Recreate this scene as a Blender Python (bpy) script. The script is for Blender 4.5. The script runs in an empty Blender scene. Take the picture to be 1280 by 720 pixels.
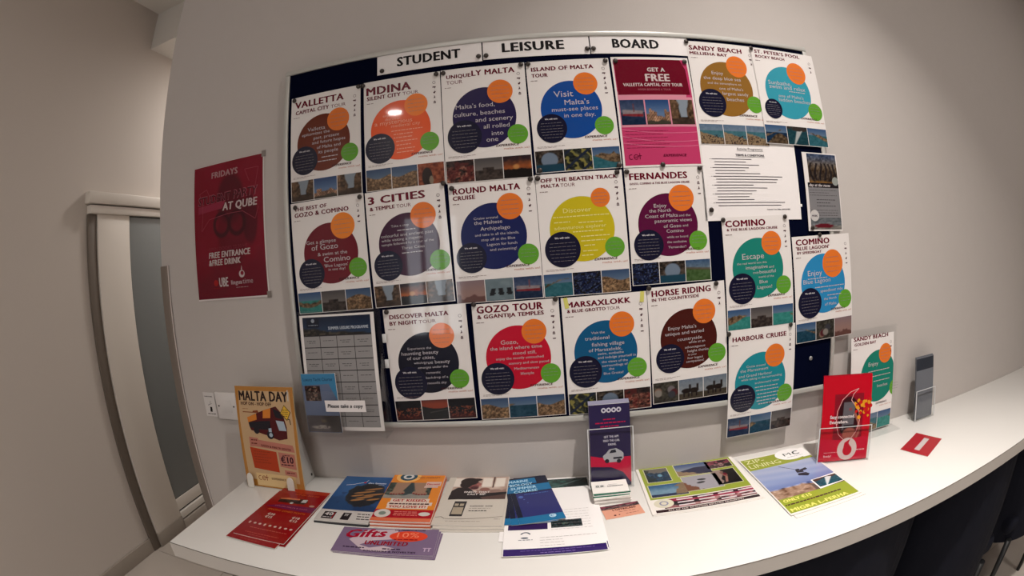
import bpy, bmesh, math, random, re
import numpy as np
from mathutils import Matrix, Vector

PI = math.pi
scene = bpy.context.scene
COL = scene.collection

# ------------------------------------------------------------------ camera (wide action-camera lens, a real fisheye)
CAM_Z = 1.4913
cd = bpy.data.cameras.new('camera')
cam = bpy.data.objects.new('camera', cd)
COL.objects.link(cam)
cam.location = (0.0001, -1.1672, CAM_Z)
cam.rotation_euler = (1.50071, 0.06742, 0.04799)
cd.type = 'PANO'
cd.sensor_width = 36
cd.clip_start = 0.01
pc = cd if hasattr(cd, 'panorama_type') else cd.cycles
pc.panorama_type = 'FISHEYE_LENS_POLYNOMIAL'
pc.fisheye_fov = PI
pc.fisheye_polynomial_k0 = 0.0
pc.fisheye_polynomial_k1 = -0.0598567
pc.fisheye_polynomial_k2 = 0.000249907
pc.fisheye_polynomial_k3 = -2.09502e-05
pc.fisheye_polynomial_k4 = -7.69285e-08
scene.camera = cam

# ------------------------------------------------------------------ world, exposure, lamps
w = bpy.data.worlds.new('world'); scene.world = w
w.use_nodes = True
w.node_tree.nodes['Background'].inputs[0].default_value = (0.9, 0.82, 0.76, 1)
w.node_tree.nodes['Background'].inputs[1].default_value = 0.3
vs = scene.view_settings
vs.view_transform = 'Standard'; vs.look = 'None'; vs.gamma = 1; vs.exposure = -0.2
scene.cycles.use_denoising = True
scene.cycles.max_bounces = 8
scene.cycles.transparent_max_bounces = 24
scene.cycles.caustics_reflective = False
scene.cycles.caustics_refractive = False
scene.cycles.sample_clamp_indirect = 4
KEY = dict(loc=(0.70, -0.84, 3.25), power=25, size=0.11)
LAMPS = [  # x, y, z, watts, size, label
    (-1.50, -4.15, 3.25, 14, 0.17, 'round ceiling downlight nearest the rear window'),
    (2.20, -1.9, 3.25, 16, 0.30, 'added round fill downlight behind the camera on the right hand wall side'),  # unseen fill lamp, added to light the upper wall
    (-0.6, -2.3, 3.25, 10, 0.30, 'added round fill downlight in the middle of the room behind the camera'),  # also an added fill, lifting the ambient light from behind
    (-1.70, 1.9, 2.98, 22, 0.30, 'round ceiling downlight in the corridor beyond the ceiling step'),
]
LAMP_COL = (1.0, 0.94, 0.885)

# ------------------------------------------------------------------ materials
def lin(c):
    return tuple((x/255/12.92) if x/255 <= .04045 else ((x/255+.055)/1.055)**2.4 for x in c)
GAIN = 1.08
def ink(c, g=None):
    return tuple(min(.86, v*(g or GAIN)) for v in lin(c))
MATS = {}
def mat(name, color, rough=.5, metal=0, spec=.5, bump=0, bscale=60, var=0, trans=0, coat=0, emit=None, estr=0):
    if name in MATS: return MATS[name]
    m = bpy.data.materials.new(name); m.use_nodes = True
    nt = m.node_tree; b = nt.nodes['Principled BSDF']
    b.inputs['Base Color'].default_value = (*color, 1)
    b.inputs['Roughness'].default_value = rough
    b.inputs['Metallic'].default_value = metal
    b.inputs['Specular IOR Level'].default_value = spec
    b.inputs['Coat Weight'].default_value = coat
    b.inputs['Coat Roughness'].default_value = .04
    if trans: b.inputs['Transmission Weight'].default_value = trans
    if emit:
        b.inputs['Emission Color'].default_value = (*emit, 1); b.inputs['Emission Strength'].default_value = estr
    if bump or var:
        tc = nt.nodes.new('ShaderNodeTexCoord'); n = nt.nodes.new('ShaderNodeTexNoise')
        n.inputs['Scale'].default_value = bscale; n.inputs['Detail'].default_value = 4
        nt.links.new(tc.outputs['Object'], n.inputs['Vector'])
        if bump:
            bp = nt.nodes.new('ShaderNodeBump'); bp.inputs['Strength'].default_value = bump; bp.inputs['Distance'].default_value = .002
            nt.links.new(n.outputs['Fac'], bp.inputs['Height']); nt.links.new(bp.outputs['Normal'], b.inputs['Normal'])
        if var:
            n2_ = nt.nodes.new('ShaderNodeTexNoise'); n2_.inputs['Scale'].default_value = bscale/12
            nt.links.new(tc.outputs['Object'], n2_.inputs['Vector'])
            r = nt.nodes.new('ShaderNodeMix'); r.data_type = 'RGBA'
            r.inputs[6].default_value = (*[v*(1-var) for v in color], 1); r.inputs[7].default_value = (*[min(1, v*(1+var)) for v in color], 1)
            nt.links.new(n2_.outputs['Fac'], r.inputs[0]); nt.links.new(r.outputs[2], b.inputs['Base Color'])
    MATS[name] = m
    return m
def printed(c, gloss=True, g=None):
    k = 'print_%d_%d_%d_%d' % (*c, gloss)
    return mat(k, ink(c, g), rough=.25 if gloss else .6, spec=.12, coat=.45 if gloss else 0)
def acrylic():
    if 'acrylic' in MATS: return MATS['acrylic']
    m = bpy.data.materials.new('clear_acrylic'); m.use_nodes = True; nt = m.node_tree; nt.nodes.clear()
    o = nt.nodes.new('ShaderNodeOutputMaterial'); t = nt.nodes.new('ShaderNodeBsdfTransparent'); g = nt.nodes.new('ShaderNodeBsdfGlossy')
    t.inputs[0].default_value = (.985, .988, .988, 1); g.inputs['Roughness'].default_value = .06
    lw = nt.nodes.new('ShaderNodeLayerWeight'); pw = nt.nodes.new('ShaderNodeMath'); pw.operation = 'POWER'; pw.inputs[1].default_value = 4
    f = nt.nodes.new('ShaderNodeMath'); f.operation = 'MULTIPLY_ADD'; f.inputs[1].default_value = .35; f.inputs[2].default_value = .03
    nt.links.new(lw.outputs['Facing'], pw.inputs[0]); nt.links.new(pw.outputs[0], f.inputs[0])
    mx = nt.nodes.new('ShaderNodeMixShader')
    nt.links.new(f.outputs[0], mx.inputs[0]); nt.links.new(t.outputs[0], mx.inputs[1]); nt.links.new(g.outputs[0], mx.inputs[2]); nt.links.new(mx.outputs[0], o.inputs[0])
    MATS['acrylic'] = m; return m
def photo_mat(gloss=True):
    k = 'photo_print_%d' % gloss
    if k in MATS: return MATS[k]
    m = bpy.data.materials.new(k); m.use_nodes = True; nt = m.node_tree; b = nt.nodes['Principled BSDF']
    a = nt.nodes.new('ShaderNodeVertexColor'); a.layer_name = 'Col'
    nt.links.new(a.outputs[0], b.inputs['Base Color']); b.inputs['Roughness'].default_value = .2 if gloss else .55; b.inputs['Specular IOR Level'].default_value = .12; b.inputs['Coat Weight'].default_value = .45 if gloss else 0; b.inputs['Coat Roughness'].default_value = .04
    MATS[k] = m; return m

# ------------------------------------------------------------------ building helpers
def link(name, me, parent=None, m=None):
    o = bpy.data.objects.new(name, me); COL.objects.link(o)
    if parent is not None: o.parent = parent
    if m is not None and me is not None and not me.materials: me.materials.append(m)
    return o
def tag(o, label, cat, group=None):
    o['label'] = label; o['category'] = cat
    if group: o['group'] = group
    return o
def thing(name, label, cat, loc=(0, 0, 0), rot=(0, 0, 0), group=None):
    o = bpy.data.objects.new(name, None); COL.objects.link(o); o.location = loc; o.rotation_euler = rot
    o.empty_display_size = .05
    return tag(o, label, cat, group)
def box_mesh(name, lo, hi, bevel=0, seg=2):
    bm = bmesh.new()
    bmesh.ops.create_cube(bm, size=1)
    for v in bm.verts:
        v.co = Vector([lo[i] + (v.co[i] + .5)*(hi[i]-lo[i]) for i in range(3)])
    if bevel: bmesh.ops.bevel(bm, geom=bm.edges[:], offset=bevel, segments=seg, affect='EDGES', profile=.5)
    me = bpy.data.meshes.new(name); bm.to_mesh(me); bm.free()
    return me
def box(name, lo, hi, m, parent=None, bevel=0, seg=2):
    o = link(name, box_mesh(name, lo, hi, bevel, seg), parent, m)
    if bevel:
        for p in o.data.polygons: p.use_smooth = True
        try: o.data.set_sharp_from_angle(angle=math.radians(35))
        except Exception: pass
    return o
def struct(name, lo, hi, m, parent=None, bevel=0):
    o = box(name, lo, hi, m, parent, bevel)
    if parent is None: o['kind'] = 'structure'
    return o
def lathe(name, prof, m, parent=None, n=32, loc=(0, 0, 0), rot=(0, 0, 0)):
    vs_, fs = [], []
    for r, z in prof:
        for i in range(n):
            a = 2*PI*i/n; vs_.append((r*math.cos(a), r*math.sin(a), z))
    for j in range(len(prof)-1):
        for i in range(n):
            fs.append((j*n+i, j*n+(i+1) % n, (j+1)*n+(i+1) % n, (j+1)*n+i))
    fs.append(tuple(range(n))[::-1]); fs.append(tuple((len(prof)-1)*n+i for i in range(n)))
    me = bpy.data.meshes.new(name); me.from_pydata(vs_, [], fs); me.update()
    o = link(name, me, parent, m); o.location = loc; o.rotation_euler = rot
    for p in me.polygons[:-2]: p.use_smooth = True
    return o
def prism(name, pts, z0, z1, m, parent=None):
    n = len(pts)
    vs_ = [(x, y, z0) for x, y in pts] + [(x, y, z1) for x, y in pts]
    fs = [tuple(range(n))[::-1], tuple(range(n, 2*n))] + [(i, (i+1) % n, n+(i+1) % n, n+i) for i in range(n)]
    me = bpy.data.meshes.new(name); me.from_pydata(vs_, [], fs); me.update()
    return link(name, me, parent, m)
class Flat:
    """Collects flat printed shapes in a sheet's own plane (u right, v up)."""
    def __init__(s): s.v = []; s.f = []
    def poly(s, pts, z=.0003):
        k = len(s.v); z += 1.5e-5*(len(s.f) % 14); s.v += [(x, y, z) for x, y in pts]; s.f.append(tuple(range(k, k+len(pts)))); return s
    def rect(s, x0, y0, x1, y1, z=.0003): return s.poly([(x0, y0), (x1, y0), (x1, y1), (x0, y1)], z)
    def disc(s, cx, cy, r, z=.0003, n=40, ry=None):
        return s.poly([(cx+r*math.cos(2*PI*i/n), cy+(ry or r)*math.sin(2*PI*i/n)) for i in range(n)], z)
    def ring(s, cx, cy, r0, r1, z=.0003, n=36, a0=0, a1=2*PI):
        for i in range(n):
            a, b = a0+(a1-a0)*i/n, a0+(a1-a0)*(i+1)/n
            s.poly([(cx+r0*math.cos(a), cy+r0*math.sin(a)), (cx+r1*math.cos(a), cy+r1*math.sin(a)), (cx+r1*math.cos(b), cy+r1*math.sin(b)), (cx+r0*math.cos(b), cy+r0*math.sin(b))], z)
        return s
    def line(s, pts, wd, z=.0003):
        for (x0, y0), (x1, y1) in zip(pts[:-1], pts[1:]):
            L = math.hypot(x1-x0, y1-y0) or 1e-9; nx, ny = -(y1-y0)/L*wd/2, (x1-x0)/L*wd/2
            s.poly([(x0-nx, y0-ny), (x1-nx, y1-ny), (x1+nx, y1+ny), (x0+nx, y0+ny)], z)
        return s
    def text(s, t, x, y, wd=None, cap=None, bold=False, z=.0004, shear=0, slope=0, centre=False, squash=1):
        V, F = glyphs(t, bold, shear)
        tw = V[:, 0].max()-V[:, 0].min()
        ch = .70
        if wd is None: sx = sy = cap/ch
        else:
            sx = wd/tw; sy = cap/ch if cap else sx*squash
        k = len(s.v); x0 = V[:, 0].min()
        if centre: x = x-tw*sx/2
        for a, b, c in V:
            s.v.append((x+(a-x0)*sx, y+b*sy+(a-x0)*sx*slope, z+c))
        s.f += [tuple(i+k for i in f) for f in F]
        return s
    def micro(s, x, y, wd, h=.0012, z=.0004, seed=0):
        """one line of print too small to read: word-long dashes"""
        r = random.Random(int(abs(x*1e5)+abs(y*3e5))+seed); c = x
        while c < x+wd-.002:
            l = min(r.uniform(.004, .012), x+wd-c); s.rect(c, y, c+l, y+h, z); c += l+.0018
        return s
    def build(s, name, m, parent):
        me = bpy.data.meshes.new(name); me.from_pydata(s.v, [], s.f); me.update()
        o = link(name, me, parent, m)
        if parent is not None and re.search('print|text|line|lettering|logo|pictogram|emblem|cell|price|slogan|caption|grid|panel|border|bubble|window|ribbon|berry|number|splash|field|yellow|detail', name): o['kind'] = 'stuff'
        return o
GC = {}
def glyphs(t, bold=False, shear=0):
    k = (t, bold, shear)
    if k in GC: return GC[k]
    cu = bpy.data.curves.new('lettering', 'FONT'); cu.body = t; cu.resolution_u = 2; cu.shear = shear
    cu.offset = 0
    if bold: cu.space_character = 1.08
    o = bpy.data.objects.new('lettering', cu)
    me = bpy.data.meshes.new_from_object(o)
    V = np.array([(v.co.x, v.co.y) for v in me.vertices]); F = [tuple(p.vertices) for p in me.polygons]
    if bold:   # a heavier face: the outline drawn three times side by side
        n = len(V); F = [tuple(i+k*n for i in f) for k in range(5) for f in F]
        V = np.concatenate([np.c_[V+d, np.full(n, k*3e-5)] for k, d in enumerate(([0, 0], [.045, 0], [.09, 0], [.022, .03], [.068, .03]))])
    else: V = np.c_[V, np.zeros(len(V))]
    bpy.data.objects.remove(o); bpy.data.curves.remove(cu); bpy.data.meshes.remove(me)
    GC[k] = (V, F); return GC[k]
def sheet(name, wd, h, m, t=.0004, parent=None):
    """a flat sheet in its own plane, printed face at z = 0"""
    return box(name, (-wd/2, -h/2, -t), (wd/2, h/2, 0), m, parent)

# ------------------------------------------------------------------ small printed photographs
def noise(X, Y, f, seed, n=2):
    """smooth random value noise, about -1 to 1"""
    r = np.random.RandomState(seed); o = np.zeros_like(X); amp = 1
    for k in range(n):
        ff = f*.55*2**k; N = int(ff)+4; G = r.uniform(-1, 1, (N, N)); x = np.clip(X, 0, 1.5)/1.5*ff*1.5 % (N-2); y = np.clip(Y, 0, 1)*ff % (N-2)
        i = x.astype(int); j = y.astype(int); u = x-i; v = y-j; u = u*u*(3-2*u); v = v*v*(3-2*v)
        o += amp*((G[j, i]*(1-u)+G[j, i+1]*u)*(1-v)+(G[j+1, i]*(1-u)+G[j+1, i+1]*u)*v); amp *= .5
    return o*1.1
def mixc(a, b, t): return a*(1-t[..., None])+np.asarray(b, float)*t[..., None]
def step(v, e=.02): return np.clip(v/e+.5, 0, 1)
def paint(kind, X, Y, seed):
    r = np.random.RandomState(seed)
    sky = lambda a, b: mixc(np.ones(X.shape+(3,))*np.array(a, float), b, np.clip((Y-.45)*1.9, 0, 1))
    N = noise(X, Y, 9, seed); N2 = noise(X, Y, 20, seed+1); N3 = noise(X, Y, 40, seed+2)
    if kind in ('coast', 'bay', 'lagoon', 'cliff'):
        sea = {'coast': (22, 70, 96), 'bay': (40, 110, 125), 'lagoon': (45, 150, 140), 'cliff': (14, 46, 82)}[kind]
        C = sky((120, 145, 170), (50, 90, 145))
        C = mixc(C, sea, step(.6-Y)); C = C+(N2*10)[..., None]*(Y < .6)[..., None]
        hz = .6+.12*np.sin(X*3+seed)+.05*noise(X, Y*0, 14, seed)
        land = step(hz-Y, .05)*step(Y-.5-.25*np.sin(X*2.3+seed*1.3), .06)
        lc = np.stack([120+45*N2+9*N3, 92+38*N2+8*N3, 64+28*N2+6*N3], -1)
        C = C*(1-land[..., None])+lc*land[..., None]
        if kind == 'cliff':
            l2 = step(.35+.3*np.sin(X*4+seed)-Y-.1, .06); C = C*(1-l2[..., None])+(lc*.75)*l2[..., None]
    elif kind == 'beach':
        C = sky((130, 150, 170), (95, 125, 160)); C = mixc(C, (60, 120, 135), step(.68-Y)); hz = .5-.35*X+.03*N2
        C = mixc(C, (158, 128, 92), step(hz+.12-Y, .04)); C += (N2*7)[..., None]
        d = step(N3-.38, .1)*step(.45-Y); C = mixc(C, (60, 40, 40), d)
    elif kind == 'city':
        C = sky((95, 130, 180), (35, 75, 140)); col = (X*9).astype(int) % 12
        hs = r.uniform(.28, .66, 12)[col]; l = step(hs-Y, .03); lc = np.stack([165+38*N2, 118+30*N2, 88+25*N2], -1)*(.8+.35*(np.sin(X*60)*np.sin(Y*50) > .1))[..., None]
        C = C*(1-l[..., None])+lc*l[..., None]; C = mixc(C, (70, 62, 50), step(.14+.05*N-Y, .03))
    elif kind == 'fort':
        C = sky((105, 130, 160), (55, 85, 130)); l = step(.62+.1*np.sin(X*5+seed)-Y, .04)
        lc = np.stack([150+40*N2, 112+33*N2, 76+24*N2], -1)*(.65+.4*np.clip(N3+.6, 0, 1))[..., None]; C = C*(1-l[..., None])+lc*l[..., None]
    elif kind == 'street':
        C = np.stack([115+50*N2, 82+38*N2, 55+28*N2], -1); e = np.abs(X-.55-.03*N); s = step(.13+.25*np.maximum(Y-.5, 0)-e, .04)*step(Y-.3)
        C = mixc(C*(.45+.6*e)[..., None]*1.3, (150, 165, 180), s); C = mixc(C, (60, 45, 38), step(.25-Y, .1)*.7)
    elif kind == 'red':
        C = np.stack([150+35*N2, 62+25*N2, 32+16*N2], -1); e = ((X-.35)/.2)**2+((Y-.35)/.45)**2; C = mixc(C, (42, 26, 24), step(1-e, .2)); e = ((X-.5)/.08)**2+((Y-.2)/.2)**2
        C = mixc(C, (150, 130, 105), step(1-e, .3))
    elif kind == 'sunset':
        C = mixc(np.ones(X.shape+(3,))*np.array((205., 95, 32)), (48, 30, 38), np.clip(np.abs(Y-.5)*2.4+.22*N, 0, 1)); C = mixc(C, (22, 14, 14), step(.4+.03*N2-Y, .03))
        C = mixc(C, (230, 150, 70), step(.012-((X-.45)**2+(Y-.5)**2), .015))
    elif kind == 'grey':
        C = sky((125, 115, 110), (85, 80, 82)); l = step(.45+.12*(np.abs(X-.5) < .2)-Y, .03); C = C*(1-l[..., None])+np.stack([62+22*N2, 50+18*N2, 46+15*N2], -1)*l[..., None]
    elif kind == 'night':
        C = np.ones(X.shape+(3,))*np.array((16., 16, 26)); h = step(.62-Y)*step(Y-.12); d = step(N3+.5*N2-.35, .3)*h; C = mixc(C, (185, 85, 50), d*.8); C = mixc(C, (120, 28, 18), step(.3-Y, .2)*.5)
    elif kind == 'dusk':
        C = mixc(np.ones(X.shape+(3,))*np.array((168., 62, 38)), (82, 44, 52), np.clip((Y-.8)*3, 0, 1)); C = mixc(C, (38, 38, 40), step(.7-.15*np.sin(X*2.5)-Y, .03)); C = mixc(C, (92, 88, 84), step(.02-np.abs(Y-.3-.2*X), .03)*step(X-.3)*.7)
    elif kind == 'boat':
        C = sky((90, 105, 135), (40, 60, 105)); C = mixc(C, (22, 42, 78), step(.5-Y)); b = step(.42-np.abs(X-.5), .05)*step(.12-np.abs(Y-.46+.06*(X-.5)), .03)
        C = mixc(C, (155, 140, 145), b); C = mixc(C, (150, 30, 40), b*step(.44-Y)); C = mixc(C, (135, 60, 60), step(.02-np.abs(X-.55), .02)*step(Y-.5)*step(.85-Y)); C += (N2*8)[..., None]
    elif kind == 'divers':
        C = np.ones(X.shape+(3,))*np.array((118., 140, 150))+(N*7)[..., None]
        for cx in (.25, .55, .85):
            d = step(.08-np.abs(X-cx-.25*(Y-.4)*(1 if cx < .5 else -.3)), .03)*step(.16-np.abs(Y-.4)); d = np.maximum(d, step(.11-np.abs(X-cx), .02)*step(.035-np.abs(Y-.34), .02)); C = mixc(C, (30, 34, 40), d)
    elif kind == 'pink':
        C = sky((170, 128, 118), (150, 120, 125)); C = mixc(C, (115, 70, 62), step(.28+.1*N-Y, .08))
    elif kind == 'blue':
        C = np.ones(X.shape+(3,))*np.array((14., 26, 66))+(N*16)[..., None]; C = mixc(C, (12, 14, 24), step(N2-.15, .2)); C = mixc(C, (90, 110, 160), step(N3-.6, .1)*.7)
    elif kind == 'cave':
        C = np.stack([60+40*N2, 50+33*N2, 42+28*N2], -1); e = ((X-.5)/.3)**2+((Y-.55)/.35)**2; C = mixc(C, (120, 140, 165), step(1-e, .3)); C = mixc(C, (20, 70, 95), step(.35-Y, .05))
    elif kind == 'rope':
        C = np.stack([42+26*N2, 48+26*N2, 40+20*N2], -1); C = mixc(C, (150, 140, 60), step(np.sin((X*1.4+Y)*11+N*2)-.55, .3)); C = mixc(C, (28, 40, 66), step(np.sin((X-Y)*9+2)-.8, .2))
    elif kind == 'stalls':
        C = np.stack([105+70*N2+30*N3, 55+40*N2+30*N3, 45+30*N2+25*N3], -1); C = mixc(C, (30, 26, 30), step(Y-.72, .05)*.7); C = mixc(C, (120, 30, 28), step(N-.2, .2)*.6)
    elif kind == 'horse':
        C = sky((150, 158, 165), (115, 130, 150)); C = mixc(C, (72, 62, 48), step(.3-Y, .04)); C += (N2*8)[..., None]
        for cx in (.3, .62):
            b = step(.035-((X-cx)**2*.9+(Y-.42)**2*2.2), .015); b = np.maximum(b, step(.03-np.abs(X-cx+.1), .02)*step(.42-Y)*step(Y-.12)); b = np.maximum(b, step(.03-np.abs(X-cx-.1), .02)*step(.42-Y)*step(Y-.12)); b = np.maximum(b, step(.045-np.abs(X-cx-.15), .02)*step(.14-np.abs(Y-.58)))
            C = mixc(C, (32, 22, 20), b)
    elif kind == 'people':
        C = np.stack([62+20*N2, 58+20*N2, 50+16*N2], -1)
        for i in range(5):
            cx, cy = r.uniform(.15, .85), r.uniform(.25, .7); C = mixc(C, [(150, 110, 90), (125, 115, 118), (96, 30, 36), (60, 60, 70), (150, 140, 130)][i], step(.022-((X-cx)**2+(Y-cy)**2*.7), .012))
    elif kind == 'green':
        C = sky((120, 140, 150), (60, 95, 140)); C = mixc(C, (70, 105, 50), step(.62-.12*X-Y, .03)); C = C+(N2*12)[..., None]; C = mixc(C, (96, 78, 52), step(.06-np.abs(Y-.62+.1*X), .03)*.7)
    elif kind == 'wake':
        C = np.ones(X.shape+(3,))*np.array((22., 70, 82))+(N2*10)[..., None]; C = mixc(C, (190, 195, 195), step(.05*(.2+Y)-np.abs(X-.3-.4*Y)*.35, .02)); C = mixc(C, (60, 50, 45), step(Y-.82+.1*N, .05))
    elif kind == 'party':
        C = sky((150, 110, 60), (60, 80, 120)); C = mixc(C, (52, 40, 36), step(.55-Y, .2)*.8); C += (N3*30)[..., None]
        for i in range(6):
            cx = .1+.16*i; C = mixc(C, (30, 24, 28), step(.03-np.abs(X-cx-.04*np.sin(Y*9+i)), .02)*step(.72-Y)*step(Y-.2))
        C = mixc(C, (185, 120, 35), step(.16-Y+.05*N2, .1)*.8)
    elif kind == 'rally':
        C = sky((120, 125, 130), (100, 105, 110)); C = mixc(C, (130, 125, 118), step(.35-Y, .04)); C = C+(N2*20)[..., None]; C = mixc(C, (120, 20, 34), step(.055-((X-.42)**2*.6+(Y-.3)**2*1.6), .02))
    elif kind == 'dive':   # a dark shoal ball over a blue sea, sand coloured fish in front
        C = mixc(np.ones(X.shape+(3,))*np.array((22., 62, 112)), (50, 98, 148), np.clip(1.1-np.abs(X-.3)*1.6+(Y-.7), 0, 1)*.6)
        C = mixc(C, (24, 52, 88), step(.40-Y+.07*N, .08)*.7); C = mixc(C, (14, 36, 70), step(N-.2, .3)*step(.5-Y)*.5)
        e = ((X-.64)/.36)**2+((Y-.46)/.33)**2; C = mixc(C, (22, 24, 28), step(1-e+.12*N2, .25))
        for fx, fy, L in ((.74, .62, .17), (.60, .52, .2), (.80, .46, .19), (.66, .38, .16), (.84, .33, .12), (.5, .42, .12), (.55, .3, .13)):
            yy = Y-fy-.22*(X-fx); C = mixc(C, (158, 106, 58), step(1-(np.abs(X-fx)/L)**2-(np.abs(yy)/.026)**2, .5)*.85)
    elif kind == 'fishes':   # two feet in a tank
        C = np.stack([62+34*N2, 78+30*N2, 66+26*N2], -1); C = mixc(C, (30, 62, 70), step(.1-np.abs(X-.52), .05)); C = mixc(C, (196, 184, 172), step(.24-Y+.06*N, .05)*.75)
        for cx, sg in ((.27, 1), (.77, -1)):
            C = mixc(C, (188, 138, 108), step(.17-.35*np.abs(Y-.95)*.3-np.abs(X-cx-.1*sg*(Y-.5)), .03)*step(Y-.32))
            for t in range(5):
                tx, ty = cx+(t-2)*.062, .29+.03*abs(t-2)*(1 if (t-2)*sg > 0 else .3)
                C = mixc(C, (186, 132, 104), step(.0016-((X-tx)**2*.9+(Y-ty)**2*.22), .0008)); C = mixc(C, (150, 16, 26), step(.0007-((X-tx)**2*.9+(Y-ty+.05)**2*.5), .0004))
    elif kind == 'cafe':   # a dark haired man in profile, bright windows behind
        C = np.stack([168+16*N, 146+18*N, 134+18*N], -1)
        for wx in (.08, .62, .86): C = mixc(C, (204, 194, 184), step(.09-np.abs(X-wx), .02)*step(.2-np.abs(Y-.74), .03))
        C = mixc(C, (66, 44, 42), step(.012-np.abs(X-.74), .01)*step(Y-.5)); C = mixc(C, (120, 92, 84), step(.42-Y+.05*N2, .08)*step(X-.45)*.8); C = mixc(C, (60, 40, 38), step(.22-Y+.04*N2, .05)*.85)
        C = mixc(C, (24, 16, 20), step(.50-1.9*np.maximum(np.abs(X-.2)-.1, 0)**1.1-Y, .03)*step(.62-X, .05))
        C = mixc(C, (112, 66, 64), step(.020-((X-.38)**2*1.4+(Y-.62)**2*.7), .005)); C = mixc(C, (140, 86, 80), step(.0022-((X-.475)**2+(Y-.66)**2*.8), .001)); C = mixc(C, (70, 30, 36), step(.006-((X-.40)**2+(Y-.49)**2*1.1), .004))
        C = mixc(C, (24, 13, 15), step(.030-((X-.28)**2*1.1+(Y-.78)**2*1.0), .006)); C = mixc(C, (24, 13, 15), step(.012-((X-.23)**2+(Y-.64)**2*.5), .005)); C = mixc(C, (26, 14, 16), step(.004-((X-.42)**2*.5+(Y-.87)**2*1.3), .003))
        C = mixc(C, (170, 110, 100), step(.0008-((X-.5)**2+(Y-.58)**2), .0006)); C = mixc(C, (125, 84, 76), step(.006-((X-.6)**2*.7+(Y-.42)**2), .003))
    elif kind == 'zip':
        C = mixc(np.ones(X.shape+(3,))*np.array((118., 132, 172)), (158, 162, 182), np.clip(Y*1.2-.35+.12*np.sin(Y*30+X*6), 0, 1)); C = mixc(C, (92, 104, 150), step(.42-Y, .2)*.6)
        C = mixc(C, (135, 106, 88), step(.3-.45*np.maximum(X-.45, 0)*2+.05*N-Y, .03)); C = C+(N3*26*(Y < .3)+N2*14*(Y < .3))[..., None]
        C = mixc(C, (88, 76, 70), step(.16+.03*N2-Y, .03)*step(X-.55))
    elif kind == 'kayak': 
        C = np.ones(X.shape+(3,))*np.array((24., 60, 92))+(N2*12)[..., None]; C = mixc(C, (120, 112, 104), step(Y-.68+.1*N, .08)); C = mixc(C, (30, 40, 30), step(.3-X+.2*N-.2*Y, .1)*.7); C = mixc(C, (110, 170, 200), step(.01-((X-.6)**2+(Y-.45)**2), .008))
    elif kind == 'headland':
        C = sky((150, 160, 178), (62, 88, 150)); C = mixc(C, (42, 44, 80), step(.62-.5*np.maximum(.55-X, 0)-Y, .03)); C = mixc(C, (168, 135, 100), step(.45-.6*X+.06*N2-Y, .04))
    elif kind == 'crowd':
        C = np.stack([120+60*N2+30*N3, 80+45*N2+40*N3, 82+45*N2+35*N3], -1); C = mixc(C, (150, 34, 66), step(Y-.6+.3*np.abs(X-.6), .1)*.7); C = mixc(C, (26, 22, 28), step(N-.35, .2))
    elif kind == 'skyedge':
        C = sky((120, 165, 195), (30, 90, 150)); C = mixc(C, (22, 44, 92), step(.2-Y)); C = mixc(C, (150, 118, 86), step(X-.62-.25*Y+.07*N, .04)*step(Y-.08)); C += (N2*6)[..., None]
    elif kind == 'jump':
        C = np.ones(X.shape+(3,))*np.array((182., 176, 186)); C = mixc(C, (140, 78, 50), step(.62-1.5*X+.1*N2-Y, .05))
        for cx, cy, a in ((.52, .68, 1), (.46, .48, -1)):
            u = (X-cx)+a*(Y-cy)*.5; C = mixc(C, (42, 44, 48), step(.0045-(u**2*.35+(Y-cy)**2*1.2), .003))
    elif kind == 'climb':
        C = np.ones(X.shape+(3,))*np.array((22., 18, 22)); C = mixc(C, (172, 142, 132), step(.34-X-.3*(.5-Y)+.05*N, .05)); 
        C = mixc(C, (160, 88, 76), step(.010-((X-.5)**2+(Y-.62)**2*.6), .006)); C = mixc(C, (150, 92, 80), step(.05-np.abs(X-.42+.5*(Y-.7)), .03)*step(.1-np.abs(Y-.72)))
        C = mixc(C, (185, 122, 104), step(.055-np.abs(X-.44-.35*(Y-.3)), .03)*step(.5-Y)*step(Y-.12)); C = mixc(C, (120, 24, 44), step(.006-((X-.52)**2+(Y-.68)**2*.7), .004)); C = mixc(C, (150, 110, 98), step(.0035-((X-.44)**2+(Y-.84)**2*.8), .002))
    elif kind == 'cover':
        C = np.ones(X.shape+(3,))*np.array((40., 24, 22)); C = mixc(C, (160, 130, 110), step(N2-.25, .2)*step(.3-np.abs(X-.5), .1)); C = mixc(C, (120, 40, 30), step(N3-.4, .2)*.6)
    elif kind == 'shells':
        C = np.stack([92+10*N, 84+10*N, 88+10*N], -1); C = mixc(C, (58, 50, 50), step(X-.72+.2*Y, .1)*.7); C = mixc(C, (175, 165, 155), step(.02-((X-.4)**2*.25+(Y-.3)**2*1.6), .01)*step(N3+.3, .3)); C = mixc(C, (120, 105, 85), step(.008-((X-.5)**2+(Y-.68)**2), .006))
    elif kind == 'coastview':
        C = mixc(np.ones(X.shape+(3,))*np.array((38., 66, 105)), (14, 32, 66), np.clip(Y*1.2-.1, 0, 1)); C = mixc(C, (40, 38, 36), step(.45-.5*X+.1*N-Y, .06)); C = mixc(C, (96, 84, 66), step(N3-.35, .15)*step(.4-.5*X-Y, .1)*.8)
    elif kind == 'face':
        C = np.ones(X.shape+(3,))*np.array((112., 5, 30))+(N*5)[..., None]
        C = mixc(C, (62, 4, 20), step(.038-((X-.55)**2*1.1+(Y-.72)**2*1.1), .02)*.75); C = mixc(C, (78, 4, 22), step(.06-((X-.57)**2*1.3+(Y-.52)**2*.55), .03)*.6)
        for cx in (.42, .64):
            e = np.sqrt((X-cx)**2+((Y-.535)*1.3)**2); C = mixc(C, (50, 2, 16), step(.02-np.abs(e-.105), .012)*.85)
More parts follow.
